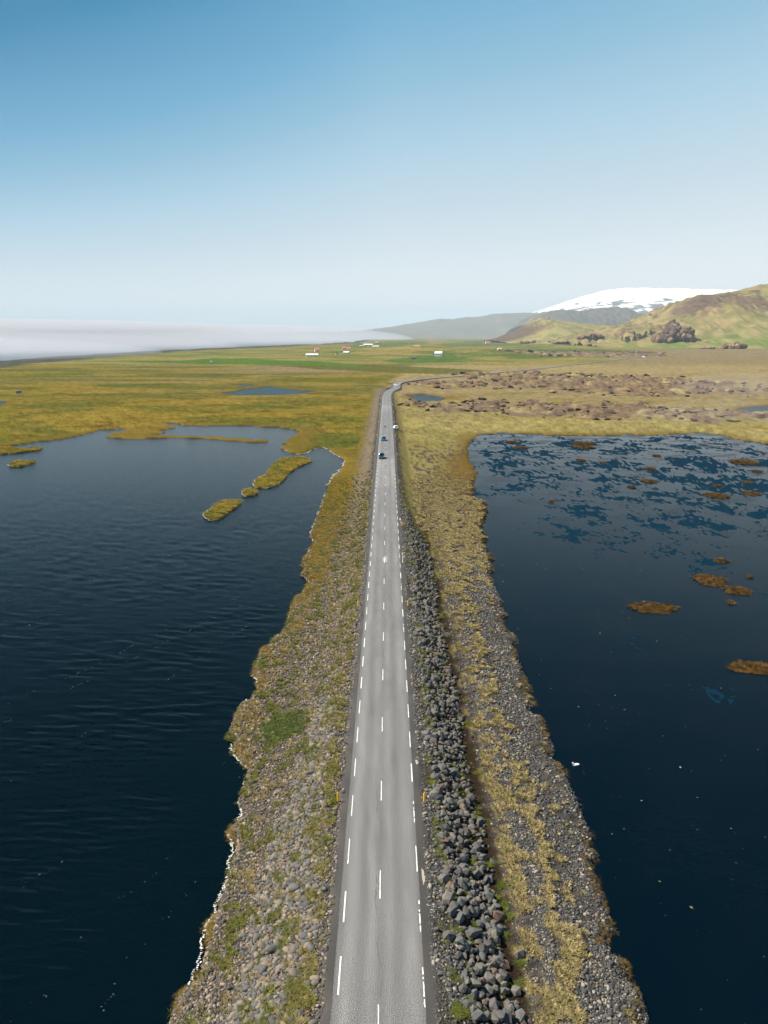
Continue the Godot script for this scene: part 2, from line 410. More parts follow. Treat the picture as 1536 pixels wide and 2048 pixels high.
func tint(x: float, d: float) -> Color:
	var m := 1.0
	if d < 760.0 and wide.inside(x, d): m = wide.at(x, d)
	var c: Color
	if d > 640.0:
		c = plain_tint(x, d)
	else:
		var q := x - road_x(d)
		var a := n2(x * 0.34, d * 0.15)
		var b := n2(x * 1.1 + 20.0, d * 0.6)
		var e := n2(x * 2.6, d * 2.6 + 50.0)
		if q <= 0.0:
			var w := -q
			var i := clampi(int((d - 22.0) * 2.0), 0, 639)
			var reach := minf(shore_l[i], 13.0)
			var t := (w - 3.9) / maxf(1.0, reach - 3.9)
			if w > 11.0 + a * 3.0 and d > 200.0:
				c = plain_tint(x, d)
			else:
				var stones := GRAVEL.lerp(GRAVEL_TAN, sat(0.45 + a * 0.9 + b * 0.4))
				stones = stones * (1.0 + 0.35 * e)
				var near_mix := SOIL.lerp(stones, 0.45 + 0.3 * b)
				c = near_mix.lerp(stones, ss(60.0, 120.0, d))
				c = c.lerp(GREEN, sat(a * 1.6 + b * 1.3 - 0.45) * 0.7)
				c = c.lerp(STRAW * 0.85, sat(-a * 1.3 + b * 1.4 - 0.15 + ss(70.0, 150.0, d) * 0.3) * 0.7)
				var moss_from := lerpf(1.08, 0.58, ss(70.0, 160.0, d)) + 0.35 * a
				var moss := MOSS.lerp(GOLD, sat(0.5 + b + ss(90.0, 170.0, d) * 0.3)).lerp(OLIVE, sat(a * 2.0 + 0.1))
				c = c.lerp(moss, ss(moss_from - 0.12, moss_from + 0.1, t + 0.12 * b))
				var p := Vector2(w - 10.4, (d - 77.5) * 0.75)
				c = c.lerp(BRIGHT, (1.0 - ss(1.6, 2.7, p.length() + b)) * 0.9)
			if w < 6.0 and d < 600.0:
				c = c.lerp(GRAVEL_DARK.lerp(GRAVEL, sat(0.4 + b)), (1.0 - ss(3.9, 5.4, w + 0.8 * a)) * (1.0 - ss(520.0, 580.0, d)))
			if w > 10.0 and d > 200.0:
				c = c.lerp(plain_tint(x, d), ss(10.0, 14.0, w + 2.0 * a))
		else:
			var i := clampi(int((d - 22.0) * 2.0), 0, 639)
			var f := 1.0 - ss(150.0, 200.0, d)
			var grass := STRAW.lerp(PALE, sat(0.5 + a + ss(100.0, 190.0, d)))
			grass = grass.lerp(GREEN, sat(b * 1.4 - 0.2) * 0.6)
			var grav := GRAVEL_DARK.lerp(GRAVEL, sat(0.35 + b))
			var strip := SOIL.lerp(GRAVEL, sat(0.5 + b)).lerp(GREEN, sat(b + a - 0.1) * 0.6)
			if q < 8.6:
				c = strip.lerp(SOIL * 0.8, ss(5.0, 6.0, q) * f)
				c = c.lerp(grass, ss(4.6, 6.0, q + a + b) * (1.0 - f))
			elif q < 60.0:
				var gmix := sat(right_grass(x, d, q))
				c = grav.lerp(grass * 0.9, ss(0.4, 0.75, gmix))
				c = c.lerp(MUD, (1.0 - ss(8.9, 10.6, q + 0.9 * a + 0.5 * b)) * f)
				c = c.lerp(MUD, sat(n2(x * 0.11 + 60.0, d * 0.16) * 3.2 - 1.2) * ss(120.0, 180.0, d) * 0.9)
				c = c.lerp(RUST, ss(0.0, 0.35, 0.93 - m + 0.3 * a) * ss(110.0, 190.0, d))
				if d > 280.0: c = c.lerp(plain_tint(x, d), ss(280.0, 330.0, d))
			else:
				c = plain_tint(x, d)
			if q < 5.0 and d < 600.0:
				c = c.lerp(GRAVEL_DARK, (1.0 - ss(3.6, 4.5, q + 0.5 * a)) * (1.0 - ss(520.0, 580.0, d)))
		c = c * (1.0 + 0.35 * e * (1.0 - ss(150.0, 260.0, d)))
	if m < 0.97 and d > 190.0 and absf(x) < 400.0:
		c = c.lerp(RUST.lerp(GOLD, 0.5), (1.0 - ss(0.62, 0.97, m)) * 0.7 * ss(190.0, 240.0, d))
	if d < 760.0:
		var k := land_mask(x, d)
		if k < 0.5: c = c.lerp(P(44, 36, 22), sat((0.5 - k) * 4.0))
	return c

# ---------------------------------------------------------------- setting
func add_ground() -> void:
	for f in FIELDS:
		var b := Rect2(f[0][0], Vector2.ZERO)
		for p: Vector2 in f[0]: b = b.expand(p)
		field_box.append(b.grow(15.0))
	var us := PackedFloat32Array()
	us.append_array([-4.0, -3.0, -2.2, -1.7, -1.4, -1.2])
	var inner := 560
	for i in inner + 1: us.append(-1.05 + 2.1 * i / inner)
	us.append_array([1.2, 1.4, 1.7, 2.2, 3.0, 4.0])
	var ds := PackedFloat32Array()
	var d := 24.0
	while d < 34000.0:
		ds.append(d)
		var st := clampf(d * d / 30000.0 * 1.3, 0.09, 6.0)
		if d > 700.0: st = 6.0 + (d - 700.0) * 0.012
		if d > 3200.0: st = d * 0.12
		d += st
	var nc := us.size()
	var nr := ds.size()
	var v := PackedVector3Array()
	var c := PackedColorArray()
	v.resize(nc * nr)
	c.resize(nc * nr)
	var o := 0
	for r in nr:
		d = ds[r]
		var half := 0.545 * d + 14.0
		for k in nc:
			var x := us[k] * half
			var h := height(x, d)
			v[o] = Vector3(x, h, -d)
			if h > -0.6: c[o] = tint(x, d)
			o += 1
	var idx := PackedInt32Array()
	for r in nr - 1:
		for k in nc - 1:
			o = r * nc + k
			if v[o].y < -0.5 and v[o + 1].y < -0.5 and v[o + nc].y < -0.5 and v[o + nc + 1].y < -0.5: continue
			idx.append_array([o, o + nc, o + 1, o + 1, o + nc, o + nc + 1])
	var m := mat("ground", Color.WHITE, 0.95, 0.0, true)
	m.specular_mode = BaseMaterial3D.SPECULAR_DISABLED
	grain(m, noise_tex(1024, 0.045, 5, Color(0.42, 0.42, 0.43), Color.WHITE, 5), Vector3(0.16, 0.16, 0.16))
	m.heightmap_enabled = true
	m.heightmap_texture = noise_tex(1024, 0.06, 5, Color.BLACK, Color.WHITE, 6)
	m.heightmap_scale = 2.0
	var g := obj("ground", mesh_of(v, idx, c), m)
	tag(g, "mossy and gravelly land around the two lakes and the far meadows", "", "", "structure")

func sheet(x0: float, x1: float, d0: float, d1: float, y: float) -> ArrayMesh:
	var v := PackedVector3Array([Vector3(x0, y, -d0), Vector3(x1, y, -d0), Vector3(x0, y, -d1), Vector3(x1, y, -d1)])
	return mesh_of(v, PackedInt32Array([0, 2, 1, 1, 2, 3]))

func waves(x: float, d: float, calm: float) -> float:
	var wx := x + 0.8 * n2(x * 0.05, d * 0.05)
	var wd := d + 0.7 * n2(x * 0.05 + 9.0, d * 0.08) + wx * 0.05
	var amp := 0.6 + 0.9 * n2(x * 0.05 + 50.0, d * 0.05)
	var s := n2(wx * 0.16, wd * 0.85) * 0.155 + n2(wx * 0.4 + 7.0, wd * 1.7) * 0.045
	return s * maxf(0.15, amp) * calm

var rough_patches: Texture2D

func ruffled() -> Texture2D:      # ripples in patches, with glassy water between them
	var f := FastNoiseLite.new()
	f.noise_type = FastNoiseLite.TYPE_SIMPLEX_SMOOTH
	f.seed = 34
	f.frequency = 0.24
	f.fractal_octaves = 2
	var a := f.get_seamless_image(1024, 1024).get_data()
	f.seed = 35
	f.frequency = 0.012
	f.fractal_octaves = 5
	f.fractal_gain = 0.6
	var b := f.get_seamless_image(1024, 1024).get_data()
	var out := PackedFloat32Array()
	var ro := PackedByteArray()
	ro.resize(1024 * 1024)
	out.resize(1024 * 1024)
	for i in out.size():
		var k := clampf((b[i] - 116) / 34.0, 0.16, 1.0)
		ro[i] = int(12 + 46 * k)
		out[i] = 0.5 + (a[i] - 128) / 255.0 * k
	rough_patches = ImageTexture.create_from_image(Image.create_from_data(1024, 1024, false, Image.FORMAT_L8, ro))
	return ImageTexture.create_from_image(Image.create_from_data(1024, 1024, false, Image.FORMAT_RF, out.to_byte_array()))

func add_water() -> void:
	# left lake: wind waves are real relief as far as they can be told apart
	var m := mat("lake_water", Color(0.0001, 0.0032, 0.0056), 0.12)
	m.metallic_specular = 0.12
	m.heightmap_enabled = true
	m.heightmap_texture = noise_tex(1024, 0.02, 2, Color.BLACK, Color.WHITE, 21)
	m.heightmap_scale = 1.2
	m.uv1_triplanar = true
	m.uv1_world_triplanar = true
	m.uv1_scale = Vector3(0.05, 0.05, 0.12)
	var v := PackedVector3Array()
	var idx := PackedInt32Array()
	var ds := PackedFloat32Array()
	var d := 22.0
	while d < 420.0:
		ds.append(d)
		d += clampf(d * d / 30000.0 * 1.5, 0.14, 4.0)
	var nc := 240
	for r in ds.size():
		d = ds[r]
		var x0 := -(0.6 * d + 30.0)
		var calm := 1.0 - ss(140.0, 230.0, d) * 0.8
		for k in nc:
			var x := lerpf(x0, road_x(d) + 1.0, float(k) / (nc - 1))
			var s := calm
			if near.inside(x, d): s *= 1.0 - 0.85 * ss(0.0, 0.5, wide.at(x, d))
			v.append(Vector3(x, waves(x, d, s), -d))
	for r in ds.size() - 1:
		for k in nc - 1:
			var o := r * nc + k
			idx.append_array([o, o + nc, o + 1, o + 1, o + nc, o + nc + 1])
	tag(obj("lake_water", mesh_of(v, idx), m), "dark blue wind-rippled lake left of the causeway", "", "", "structure")
	# right lake: calm, with smooth and ruffled patches
	var r2 := mat("calm_water", Color(0.0001, 0.0030, 0.0066), 1.0)
	r2.metallic_specular = 0.12
	r2.heightmap_enabled = true
	r2.heightmap_texture = ruffled()
	r2.heightmap_scale = 3.5
	r2.roughness_texture = rough_patches
	r2.uv1_triplanar = true
	r2.uv1_world_triplanar = true
	r2.uv1_scale = Vector3(1.0 / 170.0, 1.0 / 170.0, 1.0 / 120.0)
	tag(obj("lake_water", sheet(2.0, 500.0, 20.0, 400.0, 0.0), r2), "calm dark lake with mossy mounds right of the causeway", "", "", "structure")
	# dark weed mats lying at the surface of its far half
	var wv := PackedVector3Array()
	var wi := PackedInt32Array()
	var wd := PackedFloat32Array()
	d = 84.0
	while d < 342.0:
		wd.append(d)
		d += clampf(d * d / 30000.0 * 1.2, 0.35, 2.5)
	for r in wd.size():
		d = wd[r]
		for k in 261:
			var x := lerpf(24.0, 0.58 * d + 24.0, k / 260.0)
			var n := n2(x * 0.045 + 3.0, d * 0.032) + 0.75 * n2(x * 0.17, d * 0.12 + 7.0) + 0.75 * n2(x * 0.6, d * 0.4) + 0.6 * n2(x * 1.5, d * 0.9)
			n -= 0.10 + 0.9 * (1.0 - ss(105.0, 190.0, d)) + 0.5 * (1.0 - ss(0.0, 14.0, x - 24.0 - 0.02 * d)) + 0.3 * ss(300.0, 335.0, d)
			wv.append(Vector3(x, clampf(n * 0.06, -0.03, 0.025), -d))
	for r in wd.size() - 1:
		for k in 260:
			var o := r * 261 + k
			if wv[o].y <= -0.02 and wv[o + 1].y <= -0.02 and wv[o + 261].y <= -0.02 and wv[o + 262].y <= -0.02: continue
			wi.append_array([o, o + 261, o + 1, o + 1, o + 261, o + 262])
	var weed := mat("weed", Color(0.0025, 0.016, 0.031), 0.9)
	weed.specular_mode = BaseMaterial3D.SPECULAR_DISABLED
	tag(obj("weed_mats", mesh_of(wv, wi), weed), "dark weed mats spread over the far half of the calm lake", "water weed", "", "stuff")
	var pm := mat("pond_water", Color(0.001, 0.012, 0.018), 0.3)
	pm.metallic_specular = 0.12
	pm.heightmap_enabled = true
	pm.heightmap_texture = m.heightmap_texture
	pm.heightmap_scale = 3.0
	pm.uv1_triplanar = true
	pm.uv1_world_triplanar = true
	pm.uv1_scale = Vector3(0.05, 0.05, 0.12)
	for i in PONDS.size():
		var b := Rect2(PONDS[i][0], Vector2.ZERO)
		for p: Vector2 in PONDS[i]: b = b.expand(p)
		b = b.grow(6.0)
		var pond := obj("pond_water", sheet(b.position.x, b.end.x, b.position.y, b.end.y, 0.004), pm)
		tag(pond, ["wide blue pond in the marsh left of the road", "thin pond lying just behind the wide pond", "small blue pond right of the road before the bend", "tiny puddle beside the bend of the road", "pond at the far left edge of the marsh", "grey pond at the right edge behind the calm lake"][i], "", "", "structure")
	var sea := mat("sea", Color(0.01, 0.02, 0.03), 0.3)
	tag(obj("sea", sheet(-60000.0, -100.0, 700.0, 40000.0, -0.4), sea), "sea beyond the coast under the fog bank", "", "", "structure")

func catmull(p: PackedVector2Array, step: float) -> PackedVector2Array:
	var out := PackedVector2Array()
	for i in p.size() - 1:
		var a := p[maxi(0, i - 1)]
		var b := p[i]
		var c := p[i + 1]
		var e := p[mini(p.size() - 1, i + 2)]
		var k := maxi(1, int(b.distance_to(c) / step))
		for j in k: out.append(b.cubic_interpolate(c, a, e, float(j) / k))
	out.append(p[p.size() - 1])
	return out

func add_road() -> void:
	var road := thing("road", "", "")
	tag(road, "straight grey two-lane asphalt road running along the causeway", "", "", "structure")
	var line := catmull(ROADPTS, 2.0)
	# lateral profile: offset, drop
	var offs := PackedFloat32Array()
	for i in 29: offs.append(-2.9 + 5.8 * i / 28.0)
	var v := PackedVector3Array()
	var c := PackedColorArray()
	var idx := PackedInt32Array()
	var sv := PackedVector3Array()
	var sc := PackedColorArray()
	var si := PackedInt32Array()
	var bright := [0.6, 0.85, 0.98, 1.1, 1.14, 1.1, 0.98, 0.9, 0.86, 0.92, 1.02, 1.06, 1.02, 0.94, 0.82, 0.92, 1.02, 1.06, 1.0, 0.88, 0.84, 0.88, 0.98, 1.08, 1.12, 1.08, 0.98, 0.84, 0.62]
	var base := P(169, 168, 169)
	var so: Array[float] = [-4.6, -3.75, -3.25, -2.88, 2.88, 3.3, 3.8, 4.6]
	var sy: Array[float] = [-1.3, -0.13, -0.06, -0.02, -0.02, -0.06, -0.13, -1.3]
	var n := line.size()
	for i in n:
		var t := (line[mini(n - 1, i + 1)] - line[maxi(0, i - 1)]).normalized()
		var side := Vector2(t.y, -t.x)
		var p := line[i]
		var y := road_y(p.y)
		if p.y > 560.0: y = lerpf(y, maxf(y, plain(p.x, p.y) + 0.5), ss(560.0, 700.0, p.y))
		for k in offs.size():
			var q := p + side * offs[k]
			v.append(Vector3(q.x, y - 0.012 * absf(offs[k]), -q.y))
			var w: float = 1.0 + (bright[k] - 1.0) * 0.95
			w *= 1.0 + 0.22 * n2(q.x * 0.6, q.y * 0.05) + 0.16 * n2(q.x * 1.1 + 9.0, q.y * 0.4)
			w *= lerpf(1.0, 1.3, ss(-0.1, 0.15, n2(3.0, p.y * 0.006 + 0.55)))
			c.append(base * w)
		for k in 8:
			var q := p + side * (so[k] + (0.22 if k != 3 and k != 4 else 0.05) * n2(p.y * 0.7, k * 9.0))
			var yy: float = y + sy[k] * (1.0 if p.y > 600.0 else 0.9)
			if k == 1 or k == 2 or k == 5 or k == 6: yy += 0.03 * n2(q.x * 2.0, q.y * 0.9)
			if (k < 1 or k > 6) and p.y < 560.0: yy = minf(yy, height(q.x, q.y) - 0.2)
			sv.append(Vector3(q.x, yy, -q.y))
			var col := P(88, 87, 86).lerp(P(120, 114, 108), sat(n2(q.x * 0.5, q.y * 0.3) + 0.3))
			if k == 0 or k == 7: col = P(130, 120, 104)
			sc.append(col)
	for i in n - 1:
		for k in offs.size() - 1:
			var o := i * offs.size() + k
			idx.append_array([o, o + offs.size(), o + 1, o + 1, o + offs.size(), o + offs.size() + 1])
		for k in 7:
			if k == 3: continue
			var o := i * 8 + k
			si.append_array([o, o + 8, o + 1, o + 1, o + 8, o + 9])
	var rm := mat("asphalt", Color.WHITE, 0.72, 0.0, true)
	grain(rm, noise_tex(1024, 0.075, 3, Color(0.36, 0.36, 0.36), Color.WHITE, 12), Vector3(0.16, 0.16, 0.16))
	obj("asphalt", mesh_of(v, idx, c), rm, road)
	var sm := mat("shoulder", Color.WHITE, 0.95, 0.0, true)
	grain(sm, noise_tex(512, 0.12, 4, Color(0.4, 0.4, 0.4), Color.WHITE, 13), Vector3(0.3, 0.3, 0.3))
	obj("shoulder", mesh_of(sv, si, sc), sm, road)
	# painted dashes, some of them worn
	var paint := mat("road_paint", Color(0.62, 0.62, 0.60), 0.7)
	var worn := []
	for w in 5:
		var pv := PackedVector3Array()
		var pi := PackedInt32Array()
		rng.seed = 40 + w
		for s in 16:
			if w > 2 and rng.randf() < 0.09 * (w - 1): continue
			var a := s * 3.05 / 16.0
			var b := (s + 1) * 3.05 / 16.0 + (0.0 if w > 2 else 0.002)
			var wa := 0.046 - (rng.randf() * 0.025 if w > 0 else 0.0)
			var wb := 0.046 - (rng.randf() * 0.025 if w > 0 else 0.0)
			var o := pv.size()
			pv.append_array([Vector3(-wa, 0, -a), Vector3(wb, 0, -a), Vector3(-wa, 0, -b), Vector3(wb, 0, -b)])
			pi.append_array([o, o + 2, o + 1, o + 1, o + 2, o + 3])
		worn.append(mesh_of(pv, pi))
	rng.seed = 77
	for row in [[-2.78 + 0.28, 52.35, 6.1, "edge_dash"], [0.0, 48.5, 12.15, "centre_dash"], [2.52 + 0.28, 51.45, 6.1, "edge_dash"]]:
		var d: float = row[1] - 2.0 * row[2]
		while d < 545.0:
			var pick := 0 if rng.randf() < 0.35 else rng.randi_range(1, 2 if row[0] < 1.0 else 3)
			if row[0] > 1.0 and d < 45.0: pick = 4
			var dash := obj(row[3], worn[pick], paint, road)
			dash.position = Vector3(road_x(d) + row[0], road_y(d) - 0.012 * absf(row[0]) + 0.007, -d)
			dash.rotation.y = -0.0042
			d += row[2]
	# repairs and puddle-pale patches in the surface
	var patch := mat("patch", P(168, 160, 148), 0.8)
	for p in [[0.12, 136.0, 0.42, 4.2, 0.0], [3.1, 50.9, 0.26, 2.1, 1.0], [3.25, 67.0, 0.22, 0.9, 1.0], [3.2, 138.0, 0.28, 9.0, 1.0], [3.15, 86.0, 0.3, 1.4, 1.0], [3.1, 168.0, 0.4, 4.0, 1.0]]:
		var pv := PackedVector3Array([Vector3.ZERO])
		var pi := PackedInt32Array()
		for k in 22:
			var an := TAU * k / 22.0
			var rr := 1.0 + 0.45 * n2(cos(an) * 1.6 + p[1], sin(an) * 1.6)
			pv.append(Vector3(cos(an) * p[2] * rr, 0, sin(an) * p[3] * 0.5 * rr * (1.0 - 0.3 * absf(cos(an)))))
			pi.append_array([0, 1 + k, 1 + (k + 1) % 22])
		var pp := obj("repair_patch", mesh_of(pv, pi), patch, road)
		pp.position = Vector3(road_x(p[1]) + p[0], road_y(p[1]) - 0.012 * absf(p[0]) + 0.005 - (0.025 if p[4] > 0.5 else 0.0), -p[1])
		if p[4] > 0.5: pp.position.y += 0.006
	# cracks
	var crack := mat("crack", P(96, 96, 97), 0.9)
	rng.seed = 9
	for s in [[-0.1, 40.0, 5.0], [-0.12, 47.0, 4.0], [-0.1, 56.0, 7.0], [-0.1, 84.0, 12.0], [0.4, 86.0, 4.0], [-0.9, 88.0, 3.0], [0.1, 112.0, 8.0]]:
		var pv := PackedVector3Array()
		var pi := PackedInt32Array()
		var x := 0.0
		var k := 0
		var l := 0.0
		while l < s[2]:
			x = clampf(x + rng.randf_range(-0.13, 0.13), -0.35, 0.35)
			var w := rng.randf_range(0.012, 0.05)
			pv.append_array([Vector3(x - w, 0, -l), Vector3(x + w, 0, -l)])
			if k > 0 and rng.randf() < 0.8: pi.append_array([2 * k - 2, 2 * k, 2 * k - 1, 2 * k - 1, 2 * k, 2 * k + 1])
			k += 1
			l += rng.randf_range(0.15, 0.4)
		var cr := obj("crack", mesh_of(pv, pi), crack, road)
		cr.position = Vector3(road_x(s[1]) + s[0] + 0.1, road_y(s[1]) - 0.012 * absf(s[0]) + 0.003, -s[1])

# ---------------------------------------------------------------- hills and mountains
var slopes := []

func hill_y(x: float, d: float) -> float:      # the height of the hills at a place
	var best := -1e9
	for s: Array in slopes:
		var k: float = (x - s[1]) / (s[2] - s[1]) * s[5]
		var r: float = (d - s[3]) / (s[4] - s[3]) * s[6]
		if k < 0.0 or r < 0.0 or k >= s[5] - 1 or r >= s[6] - 1: continue
		var v: PackedVector3Array = s[0]
		best = maxf(best, v[int(r) * (int(s[5]) + 1) + int(k)].y)
	return best

func add_hill(called: String, label: String, crest: PackedVector2Array, zc: float, front: float, back: float, nx: int, nd: int, rough: float, power: float, look: String, key: float) -> void:
	var v := PackedVector3Array()
	var c := PackedColorArray()
	var idx := PackedInt32Array()
	var x0 := crest[0].x
	var x1 := crest[crest.size() - 1].x
	var d0 := zc - front
	var d1 := zc + back
	var top := 0.0
	for p in crest: top = maxf(top, p.y)
	for r in nd + 1:
		var s := float(r) / nd
		var d := lerpf(d0, d1, s)
		for k in nx + 1:
			var x := lerpf(x0, x1, float(k) / nx)
			var cy := crest[0].y
			for i in crest.size() - 1:
				if x <= crest[i + 1].x:
					var t := (x - crest[i].x) / (crest[i + 1].x - crest[i].x)
					cy = lerpf(crest[i].y, crest[i + 1].y, t)
					break
			var meander := front * 0.18 * n2(x / front * 1.4 + key, 3.0)
			var t := (d - d0) / (zc + meander - d0)
			if t > 1.0: t = 1.0 - (d - zc - meander) / (d1 - zc - meander)
			t = sat(t)
			var f := pow(t, power) * (1.5 - 0.5 * t)
			var sc := 6.0 / front
			var rid := R.get_noise_2d(x * sc + key, d * sc * 0.8)
			var fine := n2(x * sc * 5.0, d * sc * 5.0 + key)
			var y := cy * f + (rid * 0.5 + fine * 0.25) * rough * top * f * (1.0 - 0.75 * ss(0.75, 1.0, t))
			v.append(Vector3(x, y - 3.0 * (1.0 - t), -d))
			c.append(hill_tint(look, x, d, y, top, t, rid, fine, sc))
	slopes.append([v, x0, x1, d0, d1, float(nx), float(nd)])
	for r in nd:
		for k in nx:
			var o := r * (nx + 1) + k
			idx.append_array([o, o + nx + 1, o + 1, o + 1, o + nx + 1, o + nx + 2])
	var m := mat(look, Color.WHITE, 0.95, 0.0, true)
	m.specular_mode = BaseMaterial3D.SPECULAR_DISABLED
	tag(obj(called, mesh_of(v, idx, c), m), label, "", "", "structure")

func hill_tint(look: String, x: float, d: float, y: float, top: float, t: float, rid: float, fine: float, sc: float) -> Color:
	var a := n2(x * sc * 1.2 + 4.0, d * sc * 1.2)
	var b := n2(x * sc * 9.0, d * sc * 3.0)
	match look:
		"grass_hill":
			var c := P(146, 131, 92).lerp(P(112, 112, 70), sat(0.4 + a * 1.6))
			c = c.lerp(P(98, 122, 56), (1.0 - ss(0.12, 0.45, t)) * sat(0.6 + a))
			c = c.lerp(P(162, 141, 98), sat(b * 1.3) * 0.6)
			c = c.lerp(P(94, 80, 64), ss(0.18, 0.4, n2(x * sc * 1.5 + 21.0, d * sc * 1.5) + 0.35 * b) * ss(0.35, 0.6, t))
			for p: Array in [[1212.0, 3080.0, 95.0, 190.0, 0.0], [1330.0, 2960.0, 95.0, 210.0, 1.0], [1330.0, 3130.0, 110.0, 60.0, 0.0], [1010.0, 2830.0, 40.0, 110.0, 0.0], [880.0, 2880.0, 30.0, 60.0, 0.0]]:
				var u := Vector2((x - p[0]) / p[2], (d - p[1]) / p[3]).length() + 0.9 * fine + 0.4 * b
				c = c.lerp(P(112, 92, 78).lerp(P(74, 66, 58), sat(0.4 + b * 2.0 + fine)) if p[4] < 0.5 else P(106, 90, 72), 1.0 - ss(0.7, 1.0, u))
			return c * (1.0 + 0.25 * b)
		"left_hill":
			var c := P(142, 132, 90).lerp(P(110, 114, 68), sat(0.3 + a * 1.8))
			c = c.lerp(P(180, 160, 104), sat(b * 1.2) * 0.6)
			c = c.lerp(P(98, 84, 70), (1.0 - ss(730.0, 800.0, x + 60.0 * b + (1.0 - t) * -60.0)) * ss(0.45, 0.65, t))
			return c * (1.0 + 0.2 * b)
		"butte":
			return P(112, 106, 98).lerp(P(86, 82, 78), sat(0.5 + b * 1.5)).lerp(P(128, 116, 98), ss(0.9, 0.97, t))
		"snow":
			var line := top * (0.56 + 0.22 * a + 0.18 * b + 0.12 * fine)
			var rock := P(92, 88, 84)
			var snow := Color(0.92, 0.92, 0.92).lerp(Color(0.74, 0.76, 0.80), sat(b * 1.5 - 0.2))
			return rock.lerp(snow, ss(-0.03, 0.05, (y - line) / top + 0.3 * rid * (1.0 - ss(0.66, 0.82, y / top))))
		_:
			return P(104, 98, 88).lerp(P(124, 116, 98), sat(0.5 + a))

func icosphere(sub: int) -> Array:
	var t := (1.0 + sqrt(5.0)) / 2.0
	var v := PackedVector3Array()
	for p in [Vector3(-1, t, 0), Vector3(1, t, 0), Vector3(-1, -t, 0), Vector3(1, -t, 0), Vector3(0, -1, t), Vector3(0, 1, t), Vector3(0, -1, -t), Vector3(0, 1, -t), Vector3(t, 0, -1), Vector3(t, 0, 1), Vector3(-t, 0, -1), Vector3(-t, 0, 1)]:
		v.append(p.normalized())
	var f := PackedInt32Array([0, 5, 11, 0, 1, 5, 0, 7, 1, 0, 10, 7, 0, 11, 10, 1, 9, 5, 5, 4, 11, 11, 2, 10, 10, 6, 7, 7, 8, 1, 3, 4, 9, 3, 2, 4, 3, 6, 2, 3, 8, 6, 3, 9, 8, 4, 5, 9, 2, 11, 4, 6, 10, 2, 8, 7, 6, 9, 1, 8])
	for s in sub:
		var nf := PackedInt32Array()
		var mid := {}
		for i in range(0, f.size(), 3):
			var e := []
			for k in 3:
				var a := f[i + k]
				var b := f[i + (k + 1) % 3]
				var key := mini(a, b) * 100000 + maxi(a, b)
				if not mid.has(key):
					mid[key] = v.size()
					v.append(((v[a] + v[b]) * 0.5).normalized())
				e.append(mid[key])
			nf.append_array([f[i], e[0], e[2], f[i + 1], e[1], e[0], f[i + 2], e[2], e[1], e[0], e[1], e[2]])
		f = nf
	return [v, f]

var crag_shapes := []

func add_crag(p: Array, label: String, key: float, called := "crag", sink := 0.35) -> void:
	if crag_shapes.is_empty():
		for k in 7: crag_shapes.append(stone(1, 600 + k, 0.17, Vector3(0.62, 0.68, 0.6), false, 0.25))
	var ground_y := maxf(hill_y(p[0], p[2]), plain(p[0], p[2]))
	var t := thing(called, label, "rock outcrop", Vector3(p[0], ground_y, -p[2]))
	rng.seed = int(key) * 31
	var tall: float = p[1] + p[4] - ground_y
	for i in 44:
		var u := rng.randf_range(-1.0, 1.0)
		var w := rng.randf_range(-0.5, 0.9)
		var env := sqrt(maxf(0.05, 1.0 - u * u * 0.8)) * (0.85 + 0.3 * n2(u * 1.5 + key, 2.0)) * (1.0 - 0.45 * maxf(0.0, w))
		var y := rng.randf_range(-0.1, 0.72) * env * tall * (0.8 + 0.35 * u)
		var sz: float = minf(p[3], tall * 1.3) * rng.randf_range(0.2, 0.42)
		var b := obj("rock", crag_shapes[i % crag_shapes.size()], mat("crag_rock%d" % (i % 4), [P(142, 112, 84), P(112, 88, 68), P(158, 130, 98), P(92, 74, 60)][i % 4], 0.95), t)
		b.transform = Transform3D(Basis(Vector3.UP, rng.randf() * TAU) * Basis(Vector3.RIGHT, rng.randfn(0.0, 0.25)) * Basis.from_scale(Vector3(1.3, 1.05, 1.0) * sz), Vector3(u * p[3] * 0.82, y, w * p[4] * 0.9))

var lava_shapes := []

